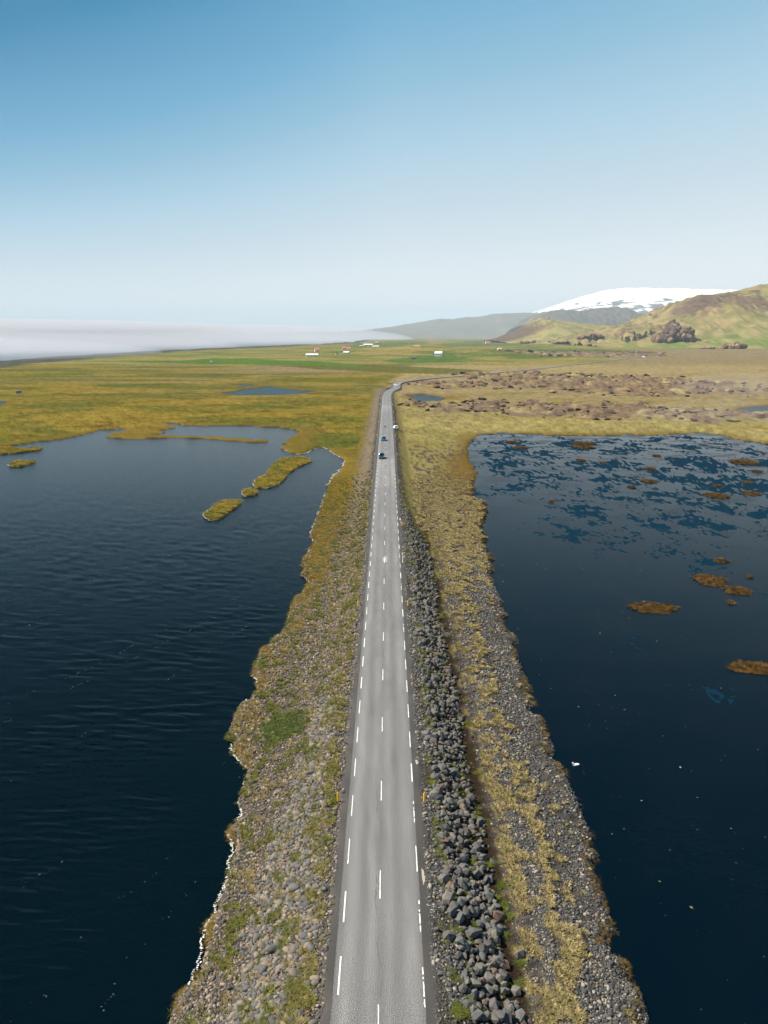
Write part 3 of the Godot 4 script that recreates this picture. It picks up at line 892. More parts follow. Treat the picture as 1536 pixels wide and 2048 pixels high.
func add_lava(called: String, label: String, cx: float, cd: float, rx: float, rd: float, skew: float, hgt: float, nx: int, nd: int, key: float, blocks: int) -> void:
	if lava_shapes.is_empty():
		for k in 8: lava_shapes.append(stone(1, 400 + k, 0.22, Vector3(0.6, 0.55, 0.5), false))
	var v := PackedVector3Array()
	var c := PackedColorArray()
	var idx := PackedInt32Array()
	for r in nd + 1:
		for k in nx + 1:
			var u := -1.0 + 2.0 * k / nx
			var w := -1.0 + 2.0 * r / nd
			var x := cx + u * rx
			var d := cd + w * rd + u * skew
			var e := 0.95 - sqrt(u * u + w * w) + 0.55 * n2(x * 0.022 + key, d * 0.026) + 0.25 * n2(x * 0.1, d * 0.07 + key)
			var a := n2(x * 0.05 + key, d * 0.026)
			var b := n2(x * 0.17, d * 0.08 + key)
			var step := ss(0.02, 0.05, a + 0.3 * b + e * 0.3 - 0.22) * 0.62 + ss(0.2, 0.235, a + 0.3 * b + e * 0.3 - 0.16) * 0.5 + 0.12 * maxf(0.0, R.get_noise_2d(x * 0.09, d * 0.07 + key)) 
			var y := -0.9 + ss(-0.05, 0.12, e) * (0.95 + hgt * step * ss(0.0, 0.3, e) + 0.05 * hgt * b + 0.12 * n2(x * 0.6, d * 0.25))
			v.append(Vector3(x, plain(x, d) + y, -d))
			var col := P(118, 93, 64).lerp(P(78, 62, 46), sat(0.45 + b * 1.3 + n2(x * 0.5, d * 0.3)))
			col = col.lerp(P(156, 142, 86), sat(n2(x * 0.05 + 30.0, d * 0.03) * 2.4 - 0.35) * 0.8)
			c.append(col)
	for r in nd:
		for k in nx:
			var o := r * (nx + 1) + k
			if v[o].y < 0.0 and v[o + 1].y < 0.0 and v[o + nx + 1].y < 0.0: continue
			idx.append_array([o, o + nx + 1, o + 1, o + 1, o + nx + 1, o + nx + 2])
	var t := thing(called, label, "lava outcrop")
	obj("lava_sheet", mesh_of(v, idx, c), mat("lava", Color.WHITE, 0.95, 0.0, true), t)
	# broken slabs and blocks standing up out of it
	rng.seed = int(key) + 500
	var made := 0
	for tries in 6000:
		if made >= blocks: break
		var u := rng.randf_range(-1.1, 1.1)
		var w := rng.randf_range(-1.0, 1.0)
		var x := cx + u * rx
		var d := cd + w * rd + u * skew
		var e := 0.95 - sqrt(u * u + w * w) + 0.55 * n2(x * 0.022 + key, d * 0.026) + 0.25 * n2(x * 0.1, d * 0.07 + key)
		if e < -0.12 or n2(x * 0.045 + key, d * 0.05) < 0.06 + rng.randf_range(-0.1, 0.1): continue
		var sz := rng.randf_range(1.0, 2.6) * (d / 450.0)
		var b := obj("rock", lava_shapes[made % lava_shapes.size()], mat("lava_rock%d" % (made % 3), [P(104, 80, 56), P(76, 60, 46), P(122, 96, 68)][made % 3], 0.95), t)
		b.transform = Transform3D(turned(sz, 0.5, 0.25) * Basis.from_scale(Vector3(1.6, 1.0, 1.5)), Vector3(x, plain(x, d) + 0.5 + sz * 0.1, -d))
		made += 1

func add_islet(p: PackedVector2Array, called: String, label: String, category: String, top: float, cell: float, col: Callable, group := "") -> void:
	var b := Rect2(p[0], Vector2.ZERO)
	for q in p: b = b.expand(q)
	b = b.grow(cell * 2.0)
	var nx := maxi(6, int(b.size.x / cell))
	var nd := maxi(6, int(b.size.y / cell))
	var v := PackedVector3Array()
	var c := PackedColorArray()
	var idx := PackedInt32Array()
	for r in nd + 1:
		for k in nx + 1:
			var q := b.position + b.size * Vector2(float(k) / nx, float(r) / nd)
			var dist := 1e9
			for i in p.size():
				dist = minf(dist, q.distance_to(Geometry2D.get_closest_point_to_segment(q, p[i], p[(i + 1) % p.size()])))
			if not Geometry2D.is_point_in_polygon(q, p): dist = -dist
			var y := top * ss(-0.2, 0.25, dist / (top * 5.0)) * 0.8 - top * 0.36 + (top * 0.22 * n2(q.x * 0.8, q.y * 0.8) + 0.1 * n2(q.x * 3.0, q.y * 3.0)) * ss(-0.2, 0.4, dist)
			v.append(Vector3(q.x, y, -q.y))
			c.append(col.call(q))
	for r in nd:
		for k in nx:
			var o := r * (nx + 1) + k
			if v[o].y < -0.15 and v[o + 1].y < -0.15 and v[o + nx + 1].y < -0.15 and v[o + nx + 2].y < -0.15: continue
			idx.append_array([o, o + nx + 1, o + 1, o + 1, o + nx + 1, o + nx + 2])
	var o2 := obj(called, mesh_of(v, idx, c), mats["ground"])
	tag(o2, label, category, group)

func islet_tint(q: Vector2) -> Color:
	return GOLD.lerp(OLIVE, sat(0.45 + n2(q.x * 0.15, q.y * 0.15) * 1.6)).lerp(MOSS, sat(n2(q.x * 0.5, q.y * 0.5) * 1.5)) * (1.0 + 0.4 * n2(q.x * 2.0, q.y * 2.0))

func mound_tint(q: Vector2) -> Color:
	return P(118, 90, 50).lerp(P(66, 54, 36), sat(0.5 + n2(q.x * 0.9, q.y * 0.9) * 1.6)) * (1.0 + 0.4 * n2(q.x * 3.0, q.y * 3.0))

func add_foam() -> void:
	# the white wash along the windward shore
	var m := mat("foam", Color.WHITE, 0.9, 0.0, true)
	var lines := []
	var part := PackedVector2Array()
	for p in foam_line:
		var on := p.y > 33.0 and p.y < 300.0 and p.x > -37.0
		if on: part.append(p)
		elif part.size():
			lines.append(part)
			part = PackedVector2Array()
	if part.size(): lines.append(part)
	for s in ISLETS:
		var q: PackedVector2Array = roughen(s[0], true, 0.6, 0.2, 0.5)
		q.append(q[0])
		lines.append(q)
	var flake := PackedVector3Array([Vector3(-1, 0, 0), Vector3(-0.3, 0.02, -0.6), Vector3(0.5, 0, -0.5), Vector3(1, 0, 0.1), Vector3(0.3, 0.02, 0.6), Vector3(-0.5, 0.02, 0.5)])
	var fm := mesh_of(flake, PackedInt32Array([0, 1, 5, 1, 2, 5, 2, 4, 5, 2, 3, 4]))
	var wash: Array[Transform3D] = []
	var wcol := PackedColorArray()
	rng.seed = 5
	for k in lines.size():
		var l: PackedVector2Array = lines[k]
		var centre := Vector2.ZERO
		for p in l: centre += p / l.size()
		for i in l.size() - 1:
			var p := l[i]
			var side := (l[i + 1] - p).normalized().orthogonal()
			var w := 0.0
			if k >= lines.size() - ISLETS.size():
				var out := (p - centre).normalized()
				w = ss(0.1, 0.9, -out.x * 0.9 - out.y * 0.35) * maxf(0.1, 0.5 + n2(p.x * 0.4, p.y * 0.4) * 1.4) * 0.5
			else:
				w = ss(0.05, 0.35, 0.2 + n2(p.x * 0.12 + 2.0, p.y * 0.12))
				if p.y < 72.0: w = 0.8
				w *= 0.16 + 0.5 * ss(110.0, 190.0, p.y) * maxf(0.1, 0.4 + n2(p.x * 0.3, p.y * 0.3) * 1.6)
			if w < 0.02: continue
			var many := int(p.distance_to(l[i + 1]) * (46.0 if p.y < 100.0 else 18.0) * minf(1.0, 0.35 + w))
			for q in many:
				var z := p.lerp(l[i + 1], rng.randf()) + side * rng.randfn(0.0, w * 0.45)
				var sz := rng.randf_range(0.015, 0.055) * (1.0 + p.y / 150.0)
				wash.append(Transform3D(Basis(Vector3.UP, rng.randf() * TAU).scaled(Vector3(sz * 1.3, 1, sz)), Vector3(z.x, 0.10, -z.y)))
				wcol.append(Color(0.68, 0.67, 0.64) * rng.randf_range(0.5, 1.0))
	scatter("shore_foam", "thin broken white line of foam washed along the windward shore", "foam", fm, m, wash, wcol)
	# broken foam lines blown across the lake
	var spots: Array[Transform3D] = []
	var cols := PackedColorArray()
	for s in [[-50, 72, -21, 128], [-44, 76, -18, 128], [-28, 88, -14, 128], [-38, 62, -30, 82], [-22, 47, -16, 60], [-18.5, 41, -15, 54], [-60, 95, -25, 165], [-33, 48, -26, 56], [-26, 38, -22, 43], [-30, 150, -14, 190], [-75, 100, -40, 150], [-13.4, 66, -16.4, 72]]:
		var a := Vector2(s[0], s[1])
		var b := Vector2(s[2], s[3])
		var k := int(a.distance_to(b) * 1.6)
		for i in k:
			var t := rng.randf()
			if n2(t * 9.0 + a.x, a.y) < -0.08: continue
			var p := a.lerp(b, t) + Vector2(rng.randfn(0, 0.13), rng.randfn(0, 0.2)) + Vector2(0.9 * n2(t * 3.0, a.x), 0)
			var sz := rng.randf_range(0.012, 0.045) * (1.0 + p.y / 160.0)
			spots.append(Transform3D(Basis(Vector3.UP, rng.randf() * TAU).scaled(Vector3(sz * 1.6, 1, sz)), Vector3(p.x, 0.11, -p.y)))
			cols.append(Color(0.09, 0.115, 0.12))
	scatter("foam_streak", "broken streaks of white foam drifting across the rippled lake", "foam", fm, mat("foam_fleck", Color.WHITE, 0.9, 0.0, true), spots, cols)

func scatter(called: String, label: String, category: String, m: Mesh, material: Material, spots: Array[Transform3D], cols: PackedColorArray, parent: Node = null) -> void:
	var mm := MultiMesh.new()
	mm.transform_format = MultiMesh.TRANSFORM_3D
	mm.use_colors = true
	mm.mesh = m
	mm.instance_count = spots.size()
	for i in spots.size():
		mm.set_instance_transform(i, spots[i])
		mm.set_instance_color(i, cols[i])
	var o := MultiMeshInstance3D.new()
	o.multimesh = mm
	o.material_override = material
	if parent:
		o.name = called
		parent.add_child(o, true)
		tag(o, label, "", "", "stuff")
	else:
		o.name = numbered(called)
		add_child(o, true)
		tag(o, label, category, "", "stuff")

# ---------------------------------------------------------------- stones
func stone(sub: int, key: int, jitter: float, stretch: Vector3, smooth: bool, chip := 0.0) -> ArrayMesh:
	var ico := icosphere(sub)
	var out := PackedVector3Array()
	var r := RandomNumberGenerator.new()
	r.seed = key
	for u: Vector3 in ico[0]:
		var k := 1.0 + r.randf_range(-jitter, jitter)
		if sub > 0: k += 0.3 * N.get_noise_3d(u.x * 0.8 + key * 3.1, u.y * 0.8, u.z * 0.8)
		if chip > 0.0: k += chip * C.get_noise_3d(u.x * 0.9 + key * 1.7, u.y * 0.6, u.z * 0.9)
		out.append(u * k * stretch)
	return mesh_of(out, ico[1], PackedColorArray(), smooth)

func turned(size: float, flat: float, tilt: float) -> Basis:
	var b := Basis(Vector3.UP, rng.randf() * TAU) * Basis(Vector3.RIGHT, rng.randfn(0.0, tilt)) * Basis(Vector3.BACK, rng.randfn(0.0, tilt))
	return b.scaled_local(Vector3(size * rng.randf_range(0.8, 1.3), size * flat, size * rng.randf_range(0.75, 1.1)))

func place_stones(called: String, piece: String, label: String, category: String, spots: Array[Transform3D], cols: PackedColorArray, shapes: Array, tones: Array, rough: float) -> void:
	var bank := thing(called, label, category)
	var order := range(spots.size())
	order.sort_custom(func(a, b): return spots[a].basis.x.length() / -spots[a].origin.z > spots[b].basis.x.length() / -spots[b].origin.z)
	var rest: Array = []
	var rc: Array = []
	for s in shapes:
		var e: Array[Transform3D] = []
		rest.append(e)
		rc.append(PackedColorArray())
	var ms := []
	for t in tones.size(): ms.append(grain(mat(piece + str(t), tones[t], rough), mats["stone_grain"], Vector3(1.4, 1.4, 1.4)))
	for n in order.size():
		var i: int = order[n]
		if n < 300:
			var o := obj(piece, shapes[i % shapes.size()], ms[int(cols[i].a * 97.0) % tones.size()], bank)
			o.transform = spots[i]
		else:
			var c := cols[i]
			c.a = 1.0
			rest[i % shapes.size()].append(spots[i])
			rc[i % shapes.size()].append(c)
	for s in shapes.size():
		scatter(piece + "_heap", "", "", shapes[s], mats["stone_tint"], rest[s], rc[s], bank)

func add_stones() -> void:
	mats["stone_grain"] = noise_tex(512, 0.03, 5, Color(0.62, 0.62, 0.62), Color.WHITE, 61)
	grain(mat("stone_tint", Color.WHITE, 0.9, 0.0, true), mats["stone_grain"], Vector3(1.4, 1.4, 1.4))
	var shapes := []
	for k in 7: shapes.append(stone(0, 100 + k, 0.28, Vector3(0.6, 0.5, 0.46), false))
	# angular riprap on the right
	var spots: Array[Transform3D] = []
	var cols := PackedColorArray()
	rng.seed = 11
	var d := 33.0
	while d < 176.0:
		var cell := 0.36 + 0.0012 * (d - 33.0)
		var q := 3.9
		while q < 11.2:
			var qq := q + rng.randf_range(-0.2, 0.2)
			var dd := d + rng.randf_range(-0.2, 0.2)
			var x := road_x(dd) + qq
			var a := n2(x * 0.34, dd * 0.15)
			var lo := 4.6 + 0.6 * n2(dd * 0.2, 4.0) + 1.0 * ss(47.0, 40.0, dd)
			var hi := 8.6 + 0.8 * n2(dd * 0.15, 14.0) + ss(150.0, 172.0, dd) * -2.6
			var inside := ss(lo - 0.4, lo + 0.4, qq) * (1.0 - ss(hi - 0.5, hi + 0.6, qq))
			var gap := 1.0 - (1.0 - ss(0.8, 1.6, absf(dd - 46.5) + 0.8 * a)) * 0.85 * (1.0 - ss(6.5, 7.5, qq))
			if rng.randf() < maxf(inside * gap * (0.97 if a > -0.35 else 0.55), 0.05 if qq < hi + 1.6 else 0.0):
				var sz := 0.35 * exp(rng.randfn(0.0, 0.5)) * (1.0 + 0.25 * ss(70.0, 40.0, dd))
				if inside < 0.4: sz *= 0.7
				sz = clampf(sz, 0.16, 0.95)
				spots.append(Transform3D(turned(sz, 0.95, 0.7), Vector3(x, height(x, dd) + sz * 0.1 + inside * 0.14 * rng.randf(), -dd)))
				var c := P(130, 126, 121).lerp(P(102, 100, 99), rng.randf())
				if rng.randf() < 0.03: c = P(132, 104, 84)
				elif rng.randf() < 0.2: c = P(128, 120, 108)
				c.a = rng.randf()
				cols.append(c)
			q += cell
		d += cell
	place_stones("riprap_bank", "rock", "long bank of dark angular boulders along the right side of the road", "riprap", spots, cols, shapes, [P(128, 124, 118), P(112, 110, 107), P(140, 132, 122), P(120, 119, 119), P(104, 102, 101), P(122, 121, 122), P(134, 130, 122), P(112, 112, 113), P(116, 113, 108), P(140, 114, 97)], 0.85)
	# rounded cobbles on the left
	var round := []
	for k in 6: round.append(stone(1, 200 + k, 0.05, Vector3(0.62, 0.4, 0.5), true))
	var s2: Array[Transform3D] = []
	var c2 := PackedColorArray()
	rng.seed = 12
	d = 33.0
	while d < 84.0:
		var q := 3.9
		while q < 10.5:
			var qq := q + rng.randf_range(-0.1, 0.1)
			var dd := d + rng.randf_range(-0.1, 0.1)
			var x := road_x(dd) - qq
			var a := n2(x * 0.3 + 80.0, dd * 0.3)
			var mid := 6.8 - 0.3 * ss(60.0, 75.0, dd)
			var half := lerpf(2.5, 1.2, ss(36.0, 78.0, dd)) + 0.7 * n2(dd * 0.2, 44.0)
			var inside := 1.0 - ss(half - 0.5, half + 0.7, absf(qq - mid))
			var green := ss(0.15, 0.3, n2(x * 0.5 + 5.0, dd * 0.5))
			if rng.randf() < inside * (1.0 - 0.5 * green) * (1.0 - ss(78.0, 83.0, dd)) * (0.95 if a > -0.3 else 0.6):
				var sz := clampf(0.27 * exp(rng.randfn(0.0, 0.36)), 0.13, 0.75)
				s2.append(Transform3D(turned(sz, 0.9, 0.25), Vector3(x, height(x, dd) + sz * 0.1, -dd)))
				var c := P(136, 130, 122).lerp(P(108, 110, 112), rng.randf())
				var k := rng.randf()
				if k < 0.2: c = P(166, 152, 134)
				elif k < 0.26: c = P(160, 126, 98)
				elif k < 0.32: c = P(92, 90, 88)
				c.a = rng.randf()
				c2.append(c)
			q += 0.215
		d += 0.215
	place_stones("cobble_bank", "cobble", "slope of rounded grey cobbles between the road and the left lake", "cobbles", s2, c2, round, [P(136, 130, 122), P(112, 112, 112), P(166, 152, 134), P(124, 124, 126), P(146, 134, 120), P(98, 97, 96), P(148, 140, 128)], 0.9)
	# pebbles
	var peb := stone(0, 300, 0.12, Vector3(0.6, 0.42, 0.5), true)
	var p1: Array[Transform3D] = []
	var p2: Array[Transform3D] = []
	var k1 := PackedColorArray()
	var k2 := PackedColorArray()
	rng.seed = 13
	for n in 190000:
		var dd := 33.0 + 190.0 * pow(rng.randf(), 2.1)
		if rng.randf() < ss(110.0, 215.0, dd): continue
		var left := n % 2 == 0
		var i := clampi(int((dd - 22.0) * 2.0), 0, 639)
		var q := 0.0
		var x := 0.0
		if left:
			q = rng.randf_range(3.35, minf(shore_l[i] + 0.3, 17.0))
			x = road_x(dd) - q
			if n2(x * 0.34, dd * 0.15) > 0.45: continue
		else:
			q = rng.randf_range(9.6, minf(shore_r[i] + 0.8, 20.0)) if n % 8 != 1 else rng.randf_range(3.4, 5.6)
			x = road_x(dd) + q
			if n2(x * 0.34, dd * 0.15) > 0.12 and rng.randf() < 0.8: continue
			if q < 10.8 and q > 6.0 and rng.randf() < 0.7: continue
		var sz := clampf((0.085 + 0.0007 * dd) * exp(rng.randfn(0.0, 0.42)), 0.04, 0.4)
		var y := height(x, dd)
		if y < -0.05: continue
		var tr := Transform3D(turned(sz, 0.9, 0.3), Vector3(x, y + sz * 0.1, -dd))
		var c := P(120, 116, 112).lerp(P(84, 84, 86), rng.randf())
		var r := rng.randf()
		if left:
			if r < 0.28: c = P(156, 134, 106).lerp(P(124, 106, 82), rng.randf())
			elif r < 0.5: c = P(190, 172, 148)
			p1.append(tr)
			k1.append(c)
		else:
			if r < 0.16: c = P(188, 180, 164)
			elif r < 0.24: c = P(150, 128, 100)
			elif r < 0.6: c = P(82, 84, 88)
			p2.append(tr)
			k2.append(c)
	scatter("pebbles", "tan and grey pebbles covering the left bank", "pebbles", peb, mats["stone_tint"], p1, k1)
	scatter("pebbles", "grey pebbles covering the gravel beach on the right", "pebbles", peb, mats["stone_tint"], p2, k2)

# ---------------------------------------------------------------- grass
func tuft(key: int, blades: int, tall: float, spread: float) -> ArrayMesh:
	var v := PackedVector3Array()
	var idx := PackedInt32Array()
	var r := RandomNumberGenerator.new()
	r.seed = key
	for b in blades:
		var an := r.randf() * TAU
		var out := Vector3(cos(an), 0, sin(an))
		var side := Vector3(-out.z, 0, out.x)
		var foot := out * spread * 0.4 * r.randf()
		var h := tall * r.randf_range(0.55, 1.1)
		var w := r.randf_range(0.014, 0.03) * tall * 3.0
		var mid := foot + out * spread * 0.35 + Vector3(0, h * 0.75, 0)
		var tip := foot + out * spread * r.randf_range(0.7, 1.2) + Vector3(0, h * r.randf_range(0.55, 1.0), 0)
		var o := v.size()
		v.append_array([foot - side * w, foot + side * w, mid - side * w * 0.8, mid + side * w * 0.8, tip])
		idx.append_array([o, o + 2, o + 1, o + 1, o + 2, o + 3, o + 2, o + 4, o + 3])
	return mesh_of(v, idx)

func add_grass() -> void:
	var gm := mat("grass_blade", Color.WHITE, 0.8, 0.0, true)
	gm.cull_mode = BaseMaterial3D.CULL_DISABLED
	gm.specular_mode = BaseMaterial3D.SPECULAR_DISABLED
	gm.backlight_enabled = true
	gm.backlight = Color(0.35, 0.35, 0.3)
	var shapes := [tuft(1, 14, 0.26, 0.26), tuft(2, 18, 0.2, 0.32), tuft(3, 12, 0.34, 0.24)]
	var sets := []
	var cset := []
	for s in 9:
		var e: Array[Transform3D] = []
		sets.append(e)
		cset.append(PackedColorArray())
	rng.seed = 14
	for n in 210000:
		var dd := 33.0 + 215.0 * pow(rng.randf(), 1.8)
		var i := clampi(int((dd - 22.0) * 2.0), 0, 639)
		var left := n % 3 == 0
		var x := 0.0
		var q := 0.0
		if rng.randf() < ss(150.0, 246.0, dd): continue
		var sz := rng.randf_range(0.55, 1.2)
		var c: Color
		var which := 0
		if left:
			var reach := minf(shore_l[i] + 0.5, 19.0)
			q = rng.randf_range(4.0, reach)
			x = road_x(dd) - q
			var a := n2(x * 0.34, dd * 0.15)
			var b := n2(x * 1.1 + 20.0, dd * 0.6)
			var t := (q - 3.9) / (reach - 3.9)
			var moss_from := lerpf(1.08, 0.58, ss(70.0, 160.0, dd)) + 0.35 * a
			var p := Vector2(q - 10.4, (dd - 77.5) * 0.75)
			if p.length() + 0.8 * b + rng.randf_range(-0.3, 0.3) < 2.4:
				c = BRIGHT.lerp(GREEN, rng.randf() * 0.8).lerp(STRAW, 0.25 * rng.randf())
			elif t + 0.12 * b > moss_from - 0.03 + rng.randf_range(-0.1, 0.1):
				c = MOSS.lerp(GOLD, rng.randf()).lerp(OLIVE, sat(a * 2.0 + 0.1))
				which = 1
				sz *= 0.8
			elif a * 1.6 + b * 1.3 > 0.74 + rng.randf_range(-0.3, 0.3):
				c = GREEN.lerp(OLIVE, rng.randf()).lerp(STRAW, 0.3 * rng.randf())
			elif q < 6.4 and n2(x * 0.5 + 70.0, dd * 0.22) > 0.2 + rng.randf_range(-0.2, 0.2):
				c = OLIVE.lerp(STRAW, rng.randf() * 0.8)
			elif b * 1.4 - a * 1.3 > 0.92 - ss(70.0, 150.0, dd) * 0.25 + rng.randf_range(-0.3, 0.3):
				c = STRAW.lerp(OLIVE, rng.randf() * 0.6)
			else: continue
		else:
			var reach := minf(shore_r[i] + 4.2 * (1.0 - ss(120.0, 220.0, dd)), 27.0)
			q = rng.randf_range(4.0, reach)
			x = road_x(dd) + q
			var a := n2(x * 0.34, dd * 0.15)
			var b := n2(x * 1.1 + 20.0, dd * 0.6)
			if q < 5.4:
				if n2(x * 0.3, dd * 0.3 + 70.0) < 0.12 or q < 4.3: continue
				c = GREEN.lerp(OLIVE, rng.randf())
				sz *= 0.7
				which = 1
			elif q > shore_r[i] - 1.0:
				if n2(x * 0.4 + 33.0, dd * 0.22) + 0.5 * n2(x * 1.6, dd * 1.2) < 0.0 + 0.1 * maxf(0.0, q - shore_r[i]) + rng.randf_range(-0.1, 0.1) and dd < 190.0: continue
				c = RUST.lerp(P(112, 98, 48), rng.randf()).lerp(STRAW, 0.35 * rng.randf()) * 0.75
				sz *= rng.randf_range(0.35, 0.8)
				which = 1
			elif q > 9.8 or dd > 165.0:
				var gmix := right_grass(x, dd, q)
				if gmix < 0.52 + rng.randf_range(-0.3, 0.3) or (dd < 120.0 and rng.randf() < 0.4) or q + 0.8 * a < 10.2 - ss(120.0, 170.0, dd) * 3.0: continue
				c = STRAW.lerp(PALE, 0.6 * rng.randf()).lerp(GREEN, 0.6 * sat(a * 1.2 + b) * rng.randf())
				which = 2 if rng.randf() < 0.5 else 0
			else:
				if n2(x * 0.5 + 9.0, dd * 0.5) < 0.4 + rng.randf_range(-0.06, 0.06): continue
				c = GREEN.lerp(OLIVE, rng.randf()).lerp(BRIGHT, 0.3 * rng.randf())
				sz *= 0.8
				which = 1
		var y := height(x, dd)
		if y < -0.25: continue
		y = maxf(y, -0.1)
		sz *= 1.0 + dd / 260.0
		c = c * rng.randf_range(0.55, 1.15)
		var s := which * 3 + (0 if dd < 60.0 else 1 if dd < 110.0 else 2)
		sets[s].append(Transform3D(Basis(Vector3.UP, rng.randf() * TAU).scaled(Vector3.ONE * sz), Vector3(x, y - 0.02, -dd)))
		cset[s].append(c)
	for s: Array in ISLETS:
		var poly: PackedVector2Array = s[0]
		var bb := Rect2(poly[0], Vector2.ZERO)
		for q in poly: bb = bb.expand(q)
		for n in int(bb.get_area() * 3.0):
			var q := bb.position + bb.size * Vector2(rng.randf(), rng.randf())
			if not Geometry2D.is_point_in_polygon(q, poly): continue
			sets[5].append(Transform3D(Basis(Vector3.UP, rng.randf() * TAU).scaled(Vector3.ONE * rng.randf_range(1.2, 2.6)), Vector3(q.x, 0.28, -q.y)))
			cset[5].append(islet_tint(q) * rng.randf_range(0.7, 1.3))
	for m: Array in MOUNDS:
		for n in int(clampf(m[2] * m[3] * 14.0, 8.0, 700.0)):
			var u := Vector2.from_angle(rng.randf() * TAU) * sqrt(rng.randf()) * 1.12
			var q := Vector2(m[0] + u.x * m[2], m[1] + u.y * m[3])
			sets[5].append(Transform3D(Basis(Vector3.UP, rng.randf() * TAU).scaled(Vector3.ONE * rng.randf_range(0.7, 1.7) * (0.6 + m[1] / 220.0)), Vector3(q.x, 0.30 - 0.34 * u.length(), -q.y)))
			cset[5].append(mound_tint(q) * rng.randf_range(0.6, 1.4))
	var lab := ["green and straw grass", "low brown moss and sedge", "tall dry straw grass"]
	var where := ["nearest part", "middle part", "far part"]
	for s in 9:
		if sets[s].size():
			scatter(["grass", "sedge", "dry_grass"][s / 3], "%s on the banks along the %s of the causeway" % [lab[s / 3], where[s % 3]], "grass", shapes[s / 3], gm, sets[s], cset[s])
	# leaves and weed floating on the calm lake
	var leaf := mesh_of(PackedVector3Array([Vector3(-0.5, 0, 0), Vector3(0, 0.02, -0.3), Vector3(0.6, 0, 0), Vector3(0, 0.02, 0.25)]), PackedInt32Array([0, 1, 3, 1, 2, 3]))
	var fl: Array[Transform3D] = []
	var fc := PackedColorArray()
	rng.seed = 15
	for n in 260:
		var dd := 36.0 + 110.0 * rng.randf()
		var i := clampi(int((dd - 22.0) * 2.0), 0, 639)
		var x := road_x(dd) + shore_r[i] + 1.5 + 26.0 * pow(rng.randf(), 1.5)
		var sz := 0.11 * exp(rng.randfn(0.0, 0.5))
		fl.append(Transform3D(Basis(Vector3.UP, rng.randf() * TAU).scaled(Vector3.ONE * sz), Vector3(x, 0.03, -dd)))
		fc.append([P(150, 146, 110), P(120, 120, 60), P(160, 160, 160)][n % 3])
	scatter("floating_leaves", "small pale leaves and flecks floating on the dark calm lake", "floating leaves", leaf, gm, fl, fc)

# ---------------------------------------------------------------- small things
func box(size: Vector3, bevel := 0.0) -> ArrayMesh:
	var st := SurfaceTool.new()
	var b := BoxMesh.new()
	b.size = size
	st.append_from(b, 0, Transform3D())
	return st.commit()

func part(called: String, size: Vector3, at: Vector3, m: Material, parent: Node) -> MeshInstance3D:
	var o := obj(called, box(size), m, parent)
	o.position = at
	return o

func add_posts() -> void:
	var yellow := mat("post_yellow", Color(0.92, 0.50, 0.015), 0.55)
	var glass := mat("reflector", Color(0.75, 0.75, 0.72), 0.2)
	var dark := mat("post_cap", Color(0.70, 0.36, 0.02), 0.6)
	var first: Node3D = null
	var ord := ["nearest", "second", "third", "fourth", "fifth", "sixth", "seventh", "eighth", "ninth", "tenth"]
	for k in 10:
		for s: float in [-1.0, 1.0]:
			var d := 60.6 + 50.6 * k
			var o: Node3D
			if first == null:
				o = thing("marker_post", "", "")
				first = o
				var v := PackedVector3Array()
				var idx := PackedInt32Array()
				for r in 5:
					var y: float = [-0.3, 0.0, 0.5, 0.84, 0.92][r]
					var w: float = [0.088, 0.088, 0.084, 0.08, 0.06][r]
					for j in 10:
						var an := TAU * j / 10.0
						v.append(Vector3(cos(an) * w, y + (0.03 * cos(an) if r == 4 else 0.0), sin(an) * w * 0.6))
				for r in 4:
					for j in 10:
						var a := r * 10 + j
						var b := r * 10 + (j + 1) % 10
						idx.append_array([a, b, a + 10, b, b + 10, a + 10])
				for j in range(1, 9): idx.append_array([40, 41 + j, 40 + j])
				obj("post", mesh_of(v, idx), yellow, o)
				part("reflector", Vector3(0.05, 0.13, 0.008), Vector3(0, 0.72, 0.036), glass, o)
				part("reflector", Vector3(0.05, 0.13, 0.008), Vector3(0, 0.72, -0.036), glass, o)
				part("foot", Vector3(0.15, 0.1, 0.12), Vector3(0, 0.0, 0), dark, o)
			else:
				o = first.duplicate()
				o.name = numbered("marker_post")
				add_child(o, true)
			var x := road_x(d) + s * 3.75
			if k > 0: x += s * rng.randf_range(-0.1, 0.15)
			o.position = Vector3(x, maxf(height(x, d), road_y(d) - 0.32), -d)
			o.rotation = Vector3(rng.randf_range(-0.04, 0.04), 0, rng.randf_range(-0.05, 0.05))
			tag(o, "%s yellow roadside marker post on the %s shoulder, counted from the front" % [ord[k], "left" if s < 0 else "right"], "marker post", "yellow marker posts along the road")

func loft(rings: Array, cap := true) -> ArrayMesh:
	var v := PackedVector3Array()
	var idx := PackedInt32Array()
	var n: int = rings[0].size()
	for r in rings: v.append_array(r)
	for i in rings.size() - 1:
		for j in n:
			var a := i * n + j
			var b := i * n + (j + 1) % n
			idx.append_array([a, a + n, b, b, a + n, b + n])
	if cap:
		for j in range(1, n - 1):
			idx.append_array([0, j, j + 1])
			var o := (rings.size() - 1) * n
			idx.append_array([o, o + j + 1, o + j])
	return mesh_of(v, idx, PackedColorArray(), false)

func wheel_mesh(r: float, w: float) -> ArrayMesh:
	var st := SurfaceTool.new()
	var c := CylinderMesh.new()
	c.top_radius = r
	c.bottom_radius = r
	c.height = w
	c.radial_segments = 20
	c.rings = 1
	st.append_from(c, 0, Transform3D(Basis(Vector3.BACK, PI / 2), Vector3.ZERO))
	return st.commit()

func quad(a: Vector3, b: Vector3, c: Vector3, d: Vector3, thick: Vector3) -> ArrayMesh:
	return loft([PackedVector3Array([a, b, c, d]), PackedVector3Array([a + thick, b + thick, c + thick, d + thick])])

